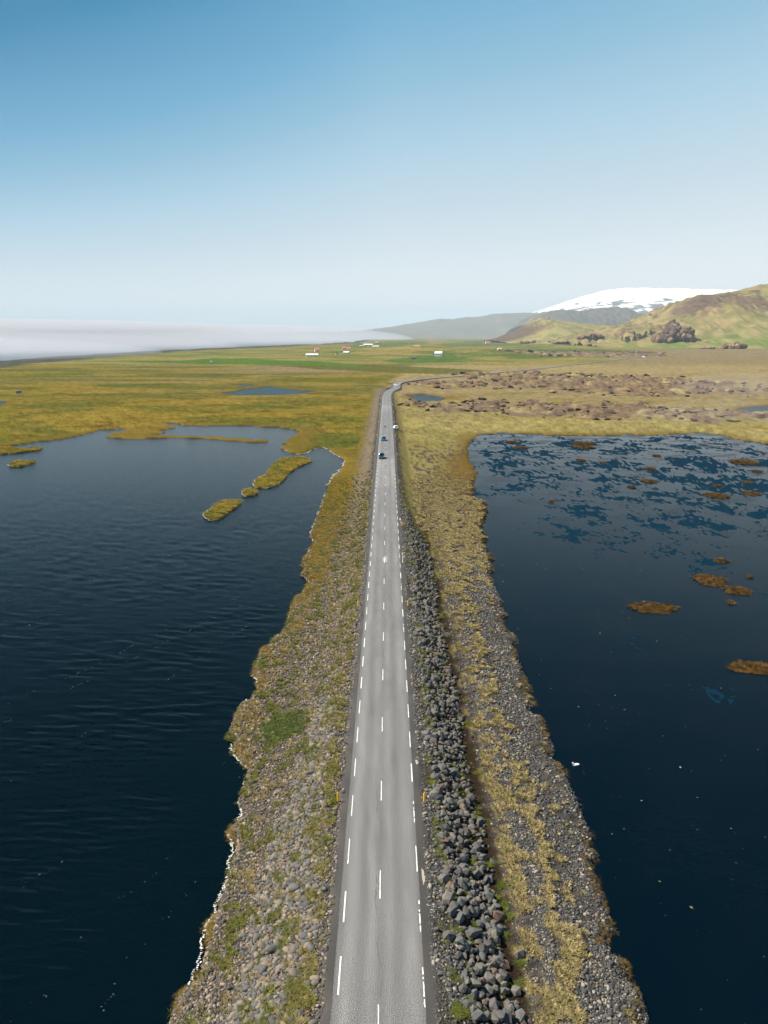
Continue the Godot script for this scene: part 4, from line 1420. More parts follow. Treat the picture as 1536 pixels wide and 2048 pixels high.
# the front of a car points along +z, towards the viewer
func add_car(at: Vector3, turn: float, label: String, paint: Color, L: float, W: float, H: float, kind: String) -> Node3D:
	var t := thing("parked_car" if kind == "parked" else "car" if kind != "camper" else "camper_van", label, "car" if kind != "camper" else "camper van", at, turn)
	var pm := mat("paint %s" % paint.to_html(), paint, 0.22, 0.25)
	pm.clearcoat_enabled = true
	pm.clearcoat = 0.8
	var glass := mat("car_glass", Color(0.004, 0.007, 0.010), 0.06)
	var rubber := mat("rubber", Color(0.02, 0.02, 0.02), 0.9)
	var rim := mat("rim", Color(0.4, 0.4, 0.42), 0.35, 0.8)
	var lamp := mat("lamp_glass", Color(0.75, 0.77, 0.78), 0.1)
	var red := mat("tail_glass", Color(0.4, 0.02, 0.02), 0.2)
	var trim := mat("trim", Color(0.02, 0.02, 0.022), 0.6)
	var plate := mat("plate", Color(0.8, 0.8, 0.78), 0.5)
	var hw := W / 2.0
	var belt := H * 0.58
	var suv := kind == "suv" or kind == "camper"
	# stations from front to back: z, bottom, top of lower body, half width
	var rings := []
	for s in [[0.5, 0.34, 0.50, 0.78], [0.485, 0.24, 0.60, 0.9], [0.42, 0.2, 0.74 * belt / 0.9 + 0.12, 0.98], [0.26, 0.2, belt * 0.97, 1.0], [0.0, 0.2, belt, 1.0], [-0.3, 0.2, belt * 1.02, 1.0], [-0.46, 0.22, belt * 1.0, 0.97], [-0.5, 0.34, belt * 0.9, 0.9]]:
		var w: float = hw * s[3]
		var z: float = s[0] * L
		rings.append(PackedVector3Array([Vector3(-w * 0.94, s[1], z), Vector3(w * 0.94, s[1], z), Vector3(w, (s[1] + s[2]) * 0.5, z), Vector3(w * 0.93, s[2] - 0.03, z), Vector3(w * 0.8, s[2], z), Vector3(-w * 0.8, s[2], z), Vector3(-w * 0.93, s[2] - 0.03, z), Vector3(-w, (s[1] + s[2]) * 0.5, z)]))
	obj("body", loft(rings), pm, t)
	# the cabin
	var f0 := 0.20 if not kind == "camper" else 0.40
	var f1 := 0.06 if not kind == "camper" else 0.36
	var b1 := -0.44 if suv else -0.36
	var b0 := -0.48 if suv else -0.47
	var cab := []
	for s in [[f0, belt * 0.96, 0.84], [f1, H - 0.03, 0.72], [(f1 + b1) * 0.5, H, 0.74], [b1, H - 0.05, 0.7], [b0, belt, 0.82]]:
		var w: float = hw * s[2]
		var y: float = s[1]
		var z: float = s[0] * L
		var low := hw * 0.9
		cab.append(PackedVector3Array([Vector3(-low, belt * 0.94, z), Vector3(low, belt * 0.94, z), Vector3(w + 0.01, maxf(y - 0.05, belt * 0.95), z), Vector3(w * 0.9, maxf(y, belt * 0.96), z), Vector3(-w * 0.9, maxf(y, belt * 0.96), z), Vector3(-w - 0.01, maxf(y - 0.05, belt * 0.95), z)]))
	obj("cabin", loft(cab), pm, t)
	var wb := Vector3(0, belt * 0.99, f0 * L - 0.04)
	var wt := Vector3(0, H - 0.09, f1 * L + 0.03)
	var out := Vector3(0, 0.02, 0.035)
	obj("windscreen", quad(wb + Vector3(-hw * 0.78, 0, 0), wb + Vector3(hw * 0.78, 0, 0), wt + Vector3(hw * 0.66, 0, 0), wt + Vector3(-hw * 0.66, 0, 0), out), glass, t)
	var rb := Vector3(0, belt + 0.02, b0 * L + 0.01)
	var rt := Vector3(0, H - 0.12, b1 * L - 0.015)
	obj("rear_window", quad(rb + Vector3(hw * 0.72, 0, 0), rb + Vector3(-hw * 0.72, 0, 0), rt + Vector3(-hw * 0.6, 0, 0), rt + Vector3(hw * 0.6, 0, 0), Vector3(0, 0.01, -0.03)), glass, t)
	for sx in [-1.0, 1.0]:
		for w in [[f0 - 0.05, f1 - 0.01, -0.12, -0.12], [-0.14, -0.14, b1 + 0.06, b1 + 0.03]]:
			var a := Vector3(sx * hw * 0.885, belt * 0.985, w[0] * L)
			var b := Vector3(sx * hw * 0.885, belt * 0.985, w[3] * L)
			var c := Vector3(sx * hw * 0.77, H - 0.11, w[2] * L)
			var e := Vector3(sx * hw * 0.77, H - 0.11, w[1] * L)
			var th := Vector3(sx * 0.025, 0.006, 0)
			obj("side_window", quad(a, b, c, e, th) if sx > 0 else quad(b, a, e, c, th), glass, t)
		part("headlight", Vector3(hw * 0.36, 0.13, 0.10), Vector3(sx * hw * 0.70, 0.62 * belt / 0.85, L * 0.478), lamp, t)
		part("tail_light", Vector3(hw * 0.2, 0.22, 0.08), Vector3(sx * hw * 0.78, belt * 0.82, -L * 0.487), red, t)
		part("mirror", Vector3(0.2, 0.14, 0.12), Vector3(sx * (hw + 0.07), belt + 0.08, L * 0.14), pm, t)
		for sz in [0.31, -0.30]:
			var wh := obj("wheel", wheel_mesh(0.34, 0.22), rubber, t)
			wh.position = Vector3(sx * (hw - 0.1), 0.34, sz * L)
			var ri := obj("rim", wheel_mesh(0.21, 0.02), rim, wh)
			ri.position = Vector3(sx * 0.113, 0, 0)
	part("grille", Vector3(hw * 0.95, 0.15, 0.05), Vector3(0, 0.58 * belt / 0.85, L * 0.492), trim, t)
	part("bumper", Vector3(W * 0.86, 0.14, 0.12), Vector3(0, 0.33, L * 0.488), trim, t)
	part("number_plate", Vector3(0.52, 0.12, 0.02), Vector3(0, 0.40, L * 0.503 + 0.01), plate, t)
	part("number_plate", Vector3(0.52, 0.12, 0.02), Vector3(0, 0.62, -L * 0.503 - 0.01), plate, t)
	if suv:
		for sx in [-1.0, 1.0]: part("roof_rail", Vector3(0.05, 0.05, L * 0.4), Vector3(sx * hw * 0.62, H + 0.02, -L * 0.18), trim, t)
	return t

func add_house(at: Vector3, turn: float, label: String, called: String, category: String, W: float, D: float, wall_h: float, roof_h: float, wc: Color, rc: Color, windows: int, chimney := false, group := "") -> void:
	var t := thing(called, label, category, at, turn, group)
	var wm := mat("wall %s" % wc.to_html(), wc, 0.85)
	var rm := mat("roof %s" % rc.to_html(), rc, 0.7)
	var glass := mat("house_glass", Color(0.02, 0.025, 0.03), 0.15)
	var white := mat("house_trim", Color(0.78, 0.78, 0.76), 0.7)
	var hw := W / 2
	var hd := D / 2
	# ridge runs along x; gable ends close the walls
	var w := []
	for x in [-hw, hw]:
		w.append(PackedVector3Array([Vector3(x, -1.5, hd), Vector3(x, wall_h, hd), Vector3(x, wall_h + roof_h, 0), Vector3(x, wall_h, -hd), Vector3(x, -1.5, -hd)]))
	obj("wall", loft(w), wm, t)
	for s in [-1.0, 1.0]:
		var a := Vector3(-hw - 0.3, wall_h - roof_h * 0.08, s * hd * 1.08)
		var b := Vector3(hw + 0.3, wall_h - roof_h * 0.08, s * hd * 1.08)
		var c := Vector3(hw + 0.3, wall_h + roof_h + 0.04, 0)
		var e := Vector3(-hw - 0.3, wall_h + roof_h + 0.04, 0)
		obj("roof", quad(a, b, c, e, Vector3(0, 0.22, 0)) if s > 0 else quad(b, a, e, c, Vector3(0, 0.22, 0)), rm, t)
	if chimney: part("chimney", Vector3(0.9, 1.6, 0.9), Vector3(hw * 0.4, wall_h + roof_h + 0.5, 0), wm, t)
	for i in windows:
		var x := -hw + W * (i + 0.5) / windows
		var o := part("window", Vector3(minf(1.6, W / windows * 0.5), 1.2, 0.08), Vector3(x, wall_h * 0.6, hd + 0.03), white, t)
		part("pane", Vector3(minf(1.6, W / windows * 0.5) - 0.25, 0.95, 0.06), Vector3(0, 0, 0.04), glass, o)
	part("door", Vector3(1.1, 2.0, 0.1), Vector3(hw * 0.55, 1.0, hd + 0.04), mat("house_door", Color(0.2, 0.16, 0.12), 0.7), t)
	part("window", Vector3(0.08, 1.2, minf(1.4, D * 0.25)), Vector3(hw + 0.03, wall_h * 0.65, 0), glass, t)

func add_buildings() -> void:
	var white := Color(0.8, 0.8, 0.78)
	var red := Color(0.5, 0.11, 0.07)
	var grey := Color(0.4, 0.43, 0.46)
	var g := "farm buildings on the plain"
	for b: Array in [
		[[-145.2,1600.3,24.7], 0.12, "long white barn with grey lean-to at the left farm", "barn", "barn", 11.0, 3.6, 2.4, white, Color(0.6, 0.6, 0.6), 6, false],
		[[-164.5,1950.7,11.3], 0.2, "white farmhouse with red roof behind the long white barn", "farmhouse", "house", 9.0, 5.0, 4.0, white, red, 3, true],
		[[-99.4,1974.7,7.6], 0.1, "pale house with steep red roof, left of the red-roofed pair", "farmhouse", "house", 8.0, 5.0, 3.5, Color(0.7, 0.6, 0.55), red, 2, true],
		[[-88.2,1974.7,11.4], 0.1, "low white building with red roof, right of the red-roofed pair", "farmhouse", "house", 8.0, 3.5, 2.6, white, red, 3, false],
		[[-80.0,1693.6,12.0], -0.25, "grey shed with pale roof below the red-roofed houses", "shed", "shed", 8.0, 3.2, 2.0, grey, Color(0.62, 0.64, 0.66), 3, false],
		[[-99.1,1674.3,5.4], 0.3, "small dark hut with pale gable left of the grey shed", "hut", "hut", 4.0, 2.4, 1.6, Color(0.5, 0.48, 0.45), Color(0.08, 0.08, 0.1), 1, false],
		[[-56.9,2832.1,32.7], 0.05, "long white barn at the farm behind the grassy knoll", "barn", "barn", 14.0, 4.0, 3.0, white, Color(0.62, 0.62, 0.6), 6, false],
		[[-26.9,2515.5,21.0], 0.05, "lower white barn with grey roof nearest the knoll", "barn", "barn", 10.0, 4.0, 2.6, white, Color(0.45, 0.47, 0.5), 5, false],
		[[-74.6,2638.2,13.6], 0.05, "low tan shed left of the white barns", "shed", "shed", 8.0, 3.0, 1.8, Color(0.5, 0.4, 0.25), Color(0.45, 0.36, 0.24), 2, false],
		[[108.7,1582.5,14.2], -0.25, "lone white two-storey house on a green knoll", "farmhouse", "house", 11.0, 6.0, 3.6, white, Color(0.72, 0.72, 0.72), 4, true],
		[[104.3,2515.5,16.2], 0.05, "low building with salmon red roof behind the knoll", "farmhouse", "house", 9.0, 3.6, 4.2, Color(0.5, 0.5, 0.48), Color(0.5, 0.2, 0.14), 4, false],
		[[483.3,3700.0,23.8], 0.1, "white and red building at the foot of the left hill", "farmhouse", "house", 12.0, 5.0, 4.0, white, red, 3, false],
		[[301.6,2075.5,10.7], 0.1, "small white building with orange roof in the right meadow", "farmhouse", "house", 7.0, 4.0, 3.0, white, Color(0.5, 0.3, 0.18), 2, false],
		[[1017.6,2520.0,16.2], 0.2, "small red hut on the slope below the big crag", "hut", "hut", 9.0, 4.0, 4.0, Color(0.42, 0.16, 0.1), Color(0.45, 0.2, 0.14), 2, false],
		[[-267.6,1229.2,3.2], 0.0, "tiny white hut in the bright green field at left", "hut", "hut", 3.0, 2.2, 1.0, white, Color(0.2, 0.22, 0.25), 1, false],
		[[54.2,1433.0,7.4], 0.0, "dark turf hut before the grassy knoll", "hut", "hut", 6.0, 2.0, 2.6, Color(0.05, 0.06, 0.05), Color(0.06, 0.07, 0.06), 1, false],
		[[-272.0,584.8,3.0], 0.2, "small dark hut alone on the marsh at left", "hut", "hut", 2.6, 1.4, 0.8, Color(0.05, 0.04, 0.05), Color(0.06, 0.05, 0.05), 1, false],
		[[-173.8,4195.5,32.3], 0.0, "far white building with a tower on the horizon", "building", "building", 12.0, 4.0, 2.0, white, Color(0.6, 0.5, 0.45), 4, true],
		[[-28.5,3495.0,13.5], 0.0, "yellow building behind the white barns", "building", "building", 10.0, 5.0, 3.0, Color(0.6, 0.45, 0.08), Color(0.3, 0.32, 0.34), 3, false],
	]:
		var p: Array = b[0]
		add_house(Vector3(p[0], maxf(height(p[0], p[1]), hill_y(p[0], p[1])), -p[1]), b[1], b[2], b[3], b[4], p[2], b[5], b[6], b[7], b[8], b[9], b[10], b[11], g)

func add_trees() -> void:
	var leaf := mat("needles", Color.WHITE, 0.9, 0.0, true)
	leaf.cull_mode = BaseMaterial3D.CULL_DISABLED
	var bark := mat("bark", Color(0.08, 0.06, 0.045), 0.95)
	var protos := []
	for k in 3:
		var r := RandomNumberGenerator.new()
		r.seed = 70 + k
		var v := PackedVector3Array()
		var c := PackedColorArray()
		var idx := PackedInt32Array()
		for n in 260:
			var y := pow(r.randf(), 0.8)
			var rad := (1.0 - y) * 0.30 * r.randf_range(0.4, 1.1) + 0.02
			var an := r.randf() * TAU
			var p := Vector3(cos(an) * rad, 0.1 + y * 0.9, sin(an) * rad)
			var sz := 0.075 * r.randf_range(0.6, 1.3)
			var out := Vector3(cos(an), -0.35, sin(an)) * sz
			var side := Vector3(-sin(an), 0, cos(an)) * sz * 0.8
			var o := v.size()
			v.append_array([p - side, p + side, p + out * 1.6])
			var col := P(62, 84, 46).lerp(P(38, 62, 40), r.randf())
			c.append_array([col, col, col])
			idx.append_array([o, o + 1, o + 2])
		protos.append(mesh_of(v, idx, c))
	rng.seed = 71
	var a := Vector2(785.88,2617.23)
	var b := Vector2(929.75,2751.78)
	var trunk := CylinderMesh.new()
	trunk.top_radius = 0.006
	trunk.bottom_radius = 0.02
	trunk.height = 0.9
	trunk.radial_segments = 7
	var ord := ["first", "second", "third", "fourth", "fifth", "sixth", "seventh", "eighth", "ninth", "tenth", "eleventh", "twelfth", "thirteenth", "fourteenth", "fifteenth", "sixteenth", "seventeenth", "eighteenth", "nineteenth", "twentieth", "twenty-first", "twenty-second", "twenty-third", "twenty-fourth", "twenty-fifth", "last"]
	for i in 26:
		var p := a.lerp(b, (i + 0.5) / 26.0) + Vector2(rng.randf_range(-6, 6), rng.randf_range(-30, 30))
		var t := thing("conifer", "dark conifer of the grove beside the big crag, %s from its left end" % ord[i], "tree", Vector3(p.x, maxf(height(p.x, p.y), hill_y(p.x, p.y)) - 0.5, -p.y), rng.randf() * TAU, "conifers of the grove below the hill")
		var h := rng.randf_range(13.0, 21.0)
		t.scale = Vector3(h * 1.25, h, h * 1.25)
		obj("crown", protos[i % 3], leaf, t)
		var tr := obj("trunk", trunk, bark, t)
		tr.position = Vector3(0, 0.42, 0)

# a body as one skin: tapered capsules joined with a smooth minimum, meshed as surface nets
func skin(bones: Array, lo: Vector3, hi: Vector3, cell: float, k: float, colour: Callable) -> ArrayMesh:
	var n := Vector3i(((hi - lo) / cell).ceil()) + Vector3i.ONE
	var f := PackedFloat32Array()
	f.resize(n.x * n.y * n.z)
	var o := 0
	for z in n.z:
		for y in n.y:
			for x in n.x:
				var p := lo + Vector3(x, y, z) * cell
				var d := 10.0
				for b in bones:
					var ab: Vector3 = b[1] - b[0]
					var t := clampf((p - b[0]).dot(ab) / maxf(1e-6, ab.length_squared()), 0.0, 1.0)
					var e: float = p.distance_to(b[0] + ab * t) - lerpf(b[2], b[3], t)
					var h := maxf(k - absf(d - e), 0.0) / k
					d = minf(d, e) - h * h * k * 0.25
				f[o] = d
				o += 1
	var at := {}
	var v := PackedVector3Array()
	var c := PackedColorArray()
	var idx := PackedInt32Array()
	var corner := func(x, y, z): return f[(z * n.y + y) * n.x + x]
	for z in n.z - 1:
		for y in n.y - 1:
			for x in n.x - 1:
				var sum := Vector3.ZERO
				var hits := 0
				for e in 12:
					var ax := e / 4
					var u := e & 1
					var w := (e >> 1) & 1
					var p := Vector3i(x, y, z)
					if ax == 0: p += Vector3i(0, u, w)
					elif ax == 1: p += Vector3i(u, 0, w)
					else: p += Vector3i(u, w, 0)
					var q := p
					q[ax] += 1
					var fa: float = corner.call(p.x, p.y, p.z)
					var fb: float = corner.call(q.x, q.y, q.z)
					if (fa < 0.0) != (fb < 0.0):
						sum += Vector3(p).lerp(Vector3(q), fa / (fa - fb))
						hits += 1
				if hits:
					at[Vector3i(x, y, z)] = v.size()
					v.append(lo + sum / hits * cell)
					c.append(colour.call(v[v.size() - 1]))
	for key: Vector3i in at:
		var fa: float = corner.call(key.x, key.y, key.z)
		for ax in 3:
			var q := key
			q[ax] += 1
			var fb: float = corner.call(q.x, q.y, q.z)
			if (fa < 0.0) == (fb < 0.0): continue
			var b := (ax + 1) % 3
			var e := (ax + 2) % 3
			var k1 := key
			k1[b] -= 1
			var k2 := k1
			k2[e] -= 1
			var k3 := key
			k3[e] -= 1
			if not (at.has(k1) and at.has(k2) and at.has(k3)): continue
			if fa > 0.0: idx.append_array([at[key], at[k1], at[k2], at[key], at[k2], at[k3]])
			else: idx.append_array([at[key], at[k2], at[k1], at[key], at[k3], at[k2]])
	return mesh_of(v, idx, c)

func add_person(at: Vector3) -> void:
	var t := thing("person", "person in black clothes and pale cap walking on the road", "person", at, 0.25)
	var bones := [
		[Vector3(0, 0.98, 0), Vector3(0, 1.25, 0.01), 0.145, 0.16], [Vector3(-0.12, 1.38, 0), Vector3(0.12, 1.38, 0), 0.085, 0.085], [Vector3(0, 1.4, 0), Vector3(0, 1.52, 0.01), 0.06, 0.055],
		[Vector3(0, 1.60, 0.02), Vector3(0, 1.66, 0.015), 0.092, 0.098], [Vector3(0, 1.61, 0.10), Vector3(0, 1.59, 0.12), 0.018, 0.02],
		[Vector3(-0.09, 0.95, 0), Vector3(-0.10, 0.50, 0.10), 0.095, 0.062], [Vector3(-0.10, 0.50, 0.10), Vector3(-0.10, 0.08, 0.02), 0.058, 0.042], [Vector3(-0.10, 0.05, 0.0), Vector3(-0.11, 0.04, 0.17), 0.045, 0.035],
		[Vector3(0.09, 0.95, 0), Vector3(0.10, 0.51, -0.02), 0.095, 0.062], [Vector3(0.10, 0.51, -0.02), Vector3(0.10, 0.10, -0.20), 0.058, 0.042], [Vector3(0.10, 0.07, -0.22), Vector3(0.11, 0.04, -0.06), 0.045, 0.035],
		[Vector3(-0.2, 1.38, 0), Vector3(-0.25, 1.10, -0.05), 0.056, 0.043], [Vector3(-0.25, 1.10, -0.05), Vector3(-0.25, 0.88, 0.06), 0.042, 0.032], [Vector3(-0.25, 0.86, 0.07), Vector3(-0.25, 0.76, 0.10), 0.036, 0.028],
		[Vector3(0.2, 1.38, 0), Vector3(0.25, 1.10, 0.03), 0.056, 0.043], [Vector3(0.25, 1.10, 0.03), Vector3(0.26, 0.88, 0.12), 0.042, 0.032], [Vector3(0.26, 0.86, 0.13), Vector3(0.26, 0.76, 0.16), 0.036, 0.028]]
	var black := Color(0.012, 0.012, 0.015)
	var fc := func(p: Vector3) -> Color:
		if p.y > 1.50 and p.y < 1.66: return Color(0.42, 0.24, 0.17)
		if p.y < 0.86 and absf(p.x) > 0.2: return Color(0.42, 0.24, 0.17)
		return black
	obj("body", skin(bones, Vector3(-0.36, -0.02, -0.34), Vector3(0.38, 1.80, 0.30), 0.032, 0.05, fc), mat("person_skin", Color.WHITE, 0.85, 0.0, true), t)
	var cap := SphereMesh.new()
	cap.radius = 0.112
	cap.height = 0.13
	cap.is_hemisphere = true
	cap.radial_segments = 20
	cap.rings = 8
	var h := obj("cap", cap, mat("cap", Color(0.7, 0.69, 0.66), 0.9), t)
	h.position = Vector3(0, 1.66, 0.015)

func add_bird(at: Vector3) -> void:
	var t := thing("water_bird", "white water bird floating on the dark lake beside the weedy right shore", "bird", at, 0.2)
	t.scale = Vector3.ONE * 0.95
	var bones := [
		[Vector3(-0.16, 0.07, 0), Vector3(0.24, 0.08, 0), 0.125, 0.10], [Vector3(0.24, 0.08, 0), Vector3(0.44, 0.10, 0), 0.09, 0.03],
		[Vector3(-0.20, 0.10, 0), Vector3(-0.33, 0.25, 0.02), 0.075, 0.045], [Vector3(-0.33, 0.25, 0.02), Vector3(-0.30, 0.37, 0.02), 0.045, 0.045], [Vector3(-0.30, 0.37, 0.02), Vector3(-0.37, 0.38, 0.03), 0.052, 0.035]]
	var white := func(_p: Vector3) -> Color: return Color(0.84, 0.84, 0.83)
	var bm := mat("plumage", Color.WHITE, 0.8, 0.0, true)
	obj("body", skin(bones, Vector3(-0.5, -0.1, -0.2), Vector3(0.55, 0.5, 0.2), 0.02, 0.05, white), bm, t)
	for s in [-1.0, 1.0]:
		var w := [[Vector3(-0.14, 0.10, s * 0.10), Vector3(0.18, 0.12, s * 0.11), 0.06, 0.05], [Vector3(0.18, 0.12, s * 0.11), Vector3(0.42, 0.14, s * 0.05), 0.05, 0.015]]
		obj("wing", skin(w, Vector3(-0.3, 0.0, -0.25), Vector3(0.5, 0.25, 0.25), 0.02, 0.04, white), bm, t)
	var bill := obj("bill", loft([PackedVector3Array([Vector3(-0.40, 0.36, 0.0), Vector3(-0.40, 0.36, 0.06), Vector3(-0.40, 0.40, 0.03)]), PackedVector3Array([Vector3(-0.49, 0.355, 0.03), Vector3(-0.49, 0.355, 0.045), Vector3(-0.49, 0.365, 0.04)])]), mat("bill", Color(0.5, 0.3, 0.04), 0.5), t)
	bill.name = "bill"

func fog_bank(at: Vector3, size: Vector3, density: float, label: String) -> void:
	var f := FogVolume.new()
	f.name = numbered("fog_bank")
	f.shape = RenderingServer.FOG_VOLUME_SHAPE_ELLIPSOID
	f.size = size
	var m := FogMaterial.new()
	m.albedo = Color(0.93, 0.95, 1.0)
	m.density = density
	f.material = m
	f.position = at
	add_child(f, true)
	tag(f, label, "fog bank", "", "stuff")

# ---------------------------------------------------------------- sky
func sky_colour(up: float, around: float) -> Color:   # up and around in degrees, around = 0 straight ahead, right is positive
	var stops := [[-1.0, Color(1.15, 1.12, 1.08)], [1.1, Color(1.15, 1.12, 1.08)], [3.2, Color(0.98, 1.0, 0.99)], [5.9, Color(0.76, 0.85, 0.90)], [8.2, Color(0.61, 0.75, 0.85)], [12.2, Color(0.42, 0.65, 0.81)], [16.0, Color(0.26, 0.52, 0.72)], [20.4, Color(0.13, 0.41, 0.65)], [30.0, Color(0.0, 0.22, 0.45)], [42.0, Color(0.0, 0.11, 0.28)], [90.0, Color(0.0, 0.05, 0.16)]]
	var e := up
	if up > 0.0:
		var back := sat((absf(around) - 90.0) / 90.0)
		var k := 1.0 + (0.75 * sat(-around / 26.0) if around < 0.0 else -0.2 * sat(around / 26.0))
		e = up * lerpf(k, 1.2, back)
	for i in stops.size() - 1:
		if e <= stops[i + 1][0]:
			return stops[i][1].lerp(stops[i + 1][1], sat((e - stops[i][0]) / (stops[i + 1][0] - stops[i][0]))) * (0.95 / EXPOSURE)
	return stops[stops.size() - 1][1] * (0.95 / EXPOSURE)

func make_sky() -> Texture2D:
	var im := Image.create(256, 256, false, Image.FORMAT_RGBF)
	for y in 256:
		var up := 90.0 - (y + 0.5) / 256.0 * 180.0
		for x in 256: im.set_pixel(x, y, sky_colour(up, ((x + 0.5) / 256.0 - 0.5) * 360.0))
	im.resize(2048, 1024, Image.INTERPOLATE_CUBIC)
	# the sunlit top of the sea fog, low in the sky
	for y in range(490, 512):
		var up := 90.0 - (y + 0.5) / 1024.0 * 180.0
		for x in range(512, 1536):
			var a := ((x + 0.5) / 2048.0 - 0.5) * 360.0
			var top := 1.25 + 0.5 * n2(a * 0.3, 5.0) + 0.2 * n2(a * 1.1, 8.0)
			var f := (1.0 - ss(top - 0.45, top + 0.1, up)) * (1.0 - ss(-13.0, -2.0, a))
			im.set_pixel(x, y, im.get_pixel(x, y).lerp(Color(0.93, 0.92, 0.93) / EXPOSURE, f * (0.5 + 0.45 * ss(0.2, 0.9, up))))
	return ImageTexture.create_from_image(im)

func _ready() -> void:
	rng.seed = 1
	N.noise_type = FastNoiseLite.TYPE_SIMPLEX_SMOOTH
	N.frequency = 1.0
	N.fractal_octaves = 3
	N.seed = 4
	R.noise_type = FastNoiseLite.TYPE_SIMPLEX
	R.frequency = 1.0
	R.fractal_type = FastNoiseLite.FRACTAL_RIDGED
	R.fractal_octaves = 4
	R.seed = 8
	C.noise_type = FastNoiseLite.TYPE_CELLULAR
	C.cellular_return_type = FastNoiseLite.RETURN_CELL_VALUE
	C.frequency = 1.6
	C.seed = 3
	# camera, sky, sun, exposure
	var cam := Camera3D.new()
	cam.name = "camera"
	cam.position = Vector3(0, 42.1, 0)
	cam.rotation_degrees = Vector3(-12.74, 0, 0)
	cam.fov = 66.67
	cam.near = 0.5
	cam.far = 90000.0
	add_child(cam)
	var env := Environment.new()
	env.background_mode = Environment.BG_SKY
	var sky := Sky.new()
	var pano := PanoramaSkyMaterial.new()
	pano.panorama = make_sky()
	sky.sky_material = pano
	env.sky = sky
	env.sky_rotation = Vector3(0, PI, 0)
	env.tonemap_mode = Environment.TONE_MAPPER_LINEAR
	env.tonemap_exposure = EXPOSURE
	env.sdfgi_enabled = true
	env.ssao_enabled = true
	env.ssil_enabled = true
	env.fog_enabled = true
	env.fog_density = 0.000050
	env.fog_light_color = Color(0.84, 0.93, 1.0)
	env.volumetric_fog_enabled = true
	env.volumetric_fog_density = 0.0
	var we := WorldEnvironment.new()
	we.name = "environment"
	we.environment = env
	add_child(we)
	var sun := DirectionalLight3D.new()
	sun.name = "sun"
	sun.light_energy = 1.6
	sun.light_color = Color(1.0, 0.965, 0.90)
	sun.light_angular_distance = 0.5
	sun.shadow_enabled = true
	sun.transform.basis = Basis.looking_at(-TOWARD_SUN.normalized(), Vector3.UP)
	add_child(sun)
	# the land and the water
	palette()
	make_masks()
	add_ground()
	add_water()
	add_road()
	add_hill("hill", "tan and green rocky hill rising at the right edge", PackedVector2Array([Vector2(706.81,18.60),Vector2(825.46,49.92),Vector2(924.23,71.37),Vector2(1042.68,92.76),Vector2(1139.57,129.54),Vector2(1186.3,166.1),Vector2(1243.0,198.7),Vector2(1292.1,203.5),Vector2(1370.7,210.2),Vector2(1448.5,224.5),Vector2(1517.6,244.5),Vector2(1681.5,261.5),Vector2(1942.5,229.3),Vector2(2259.27,104.39)]), 3200, 850, 1500, 230, 90, 0.17, 1.0, "grass_hill", 2.0)
	add_hill("hill", "grassy hill with a steep brown left end left of the crags", PackedVector2Array([Vector2(571.66,18.97),Vector2(636.90,36.97),Vector2(714.37,75.40),Vector2(778.32,116.23),Vector2(824.58,136.57),Vector2(869.32,131.49),Vector2(974.86,116.23),Vector2(1133.19,98.39),Vector2(1238.46,93.29),Vector2(1396.66,83.07),Vector2(1662.39,47.23)]), 4200, 900, 900, 170, 70, 0.09, 0.9, "left_hill", 5.0)
	add_hill("hill", "pale grassy ridge behind the two nearer hills", PackedVector2Array([Vector2(1537.14,48.45),Vector2(1646.12,118.10),Vector2(1758.06,140.18),Vector2(1887.55,143.33),Vector2(2214.92,111.79)]), 5200, 700, 900, 60, 30, 0.06, 0.9, "grass_hill", 7.0)
	add_hill("mountain", "flat-topped grey mountain with cliffs before the snow", PackedVector2Array([Vector2(1497.1,156.0),Vector2(1562.6,238.4),Vector2(1677.5,274.4),Vector2(1808.1,310.2),Vector2(2020.4,294.9),Vector2(2283.0,325.6),Vector2(2398.3,340.9),Vector2(2494.7,320.5),Vector2(2613.1,289.8),Vector2(2680.3,238.4),Vector2(2773.05,130.19)]), 8500, 900, 1500, 150, 60, 0.12, 0.55, "butte", 9.0)
	add_hill("mountain", "wide snow-covered glacier mountain at right", PackedVector2Array([Vector2(2163.82,86.07),Vector2(3051.1,457.9),Vector2(3438.0,588.3),Vector2(4045.1,761.4),Vector2(4593.1,944.6),Vector2(5031.8,1057.4),Vector2(5475.6,1078.8),Vector2(6144.6,1062.7),Vector2(7037.6,1035.9),Vector2(7928.9,1030.5),Vector2(9270.3,987.6),Vector2(11538.1,718.2),Vector2(13850.1,283.3)]), 18000, 5500, 6000, 240, 110, 0.10, 0.8, "snow", 12.0)
	add_hill("mountain", "long hazy blue mountain range left of the glacier", PackedVector2Array([Vector2(-2705.90,51.26),Vector2(-1577.57,87.90),Vector2(-638.19,124.49),Vector2(112.5,206.7),Vector2(674.0,297.7),Vector2(1047.4,361.3),Vector2(1281.3,352.3),Vector2(1514.3,388.6),Vector2(1794.5,397.6),Vector2(2026.8,442.9),Vector2(2446.4,461.0),Vector2(2726.2,470.1),Vector2(3287.7,442.9),Vector2(4509.3,334.1)]), 15000, 2500, 3000, 200, 50, 0.12, 0.8, "range", 15.0)
	add_crag([932,54.6,2560,64,51], "largest dark crag standing right of the conifer grove", 1.0)
	add_crag([749,35.0,2900,56,24], "dark cliff band left of the conifer grove", 2.0)
	add_crag([1024,15.0,2330,45,16], "brown rock stack at the foot of the right hill", 3.0)
	add_crag([1353,158.9,3060,61,18], "flat dark rock band near the top right of the hill", 5.0)
	add_crag([948,6.4,2330,33,7], "low rock shelf left of the brown rock stack", 6.0)
	add_crag([641,22.8,3500,52,13], "small dark rock at the foot of the left hill", 7.0)
	add_crag([877,56.0,2850,22,8], "pair of small rocks between the cliff band and the largest crag", 8.0)
	add_crag([1007,101.7,2800,31,20], "small dark knob on top of the largest crag", 9.0)
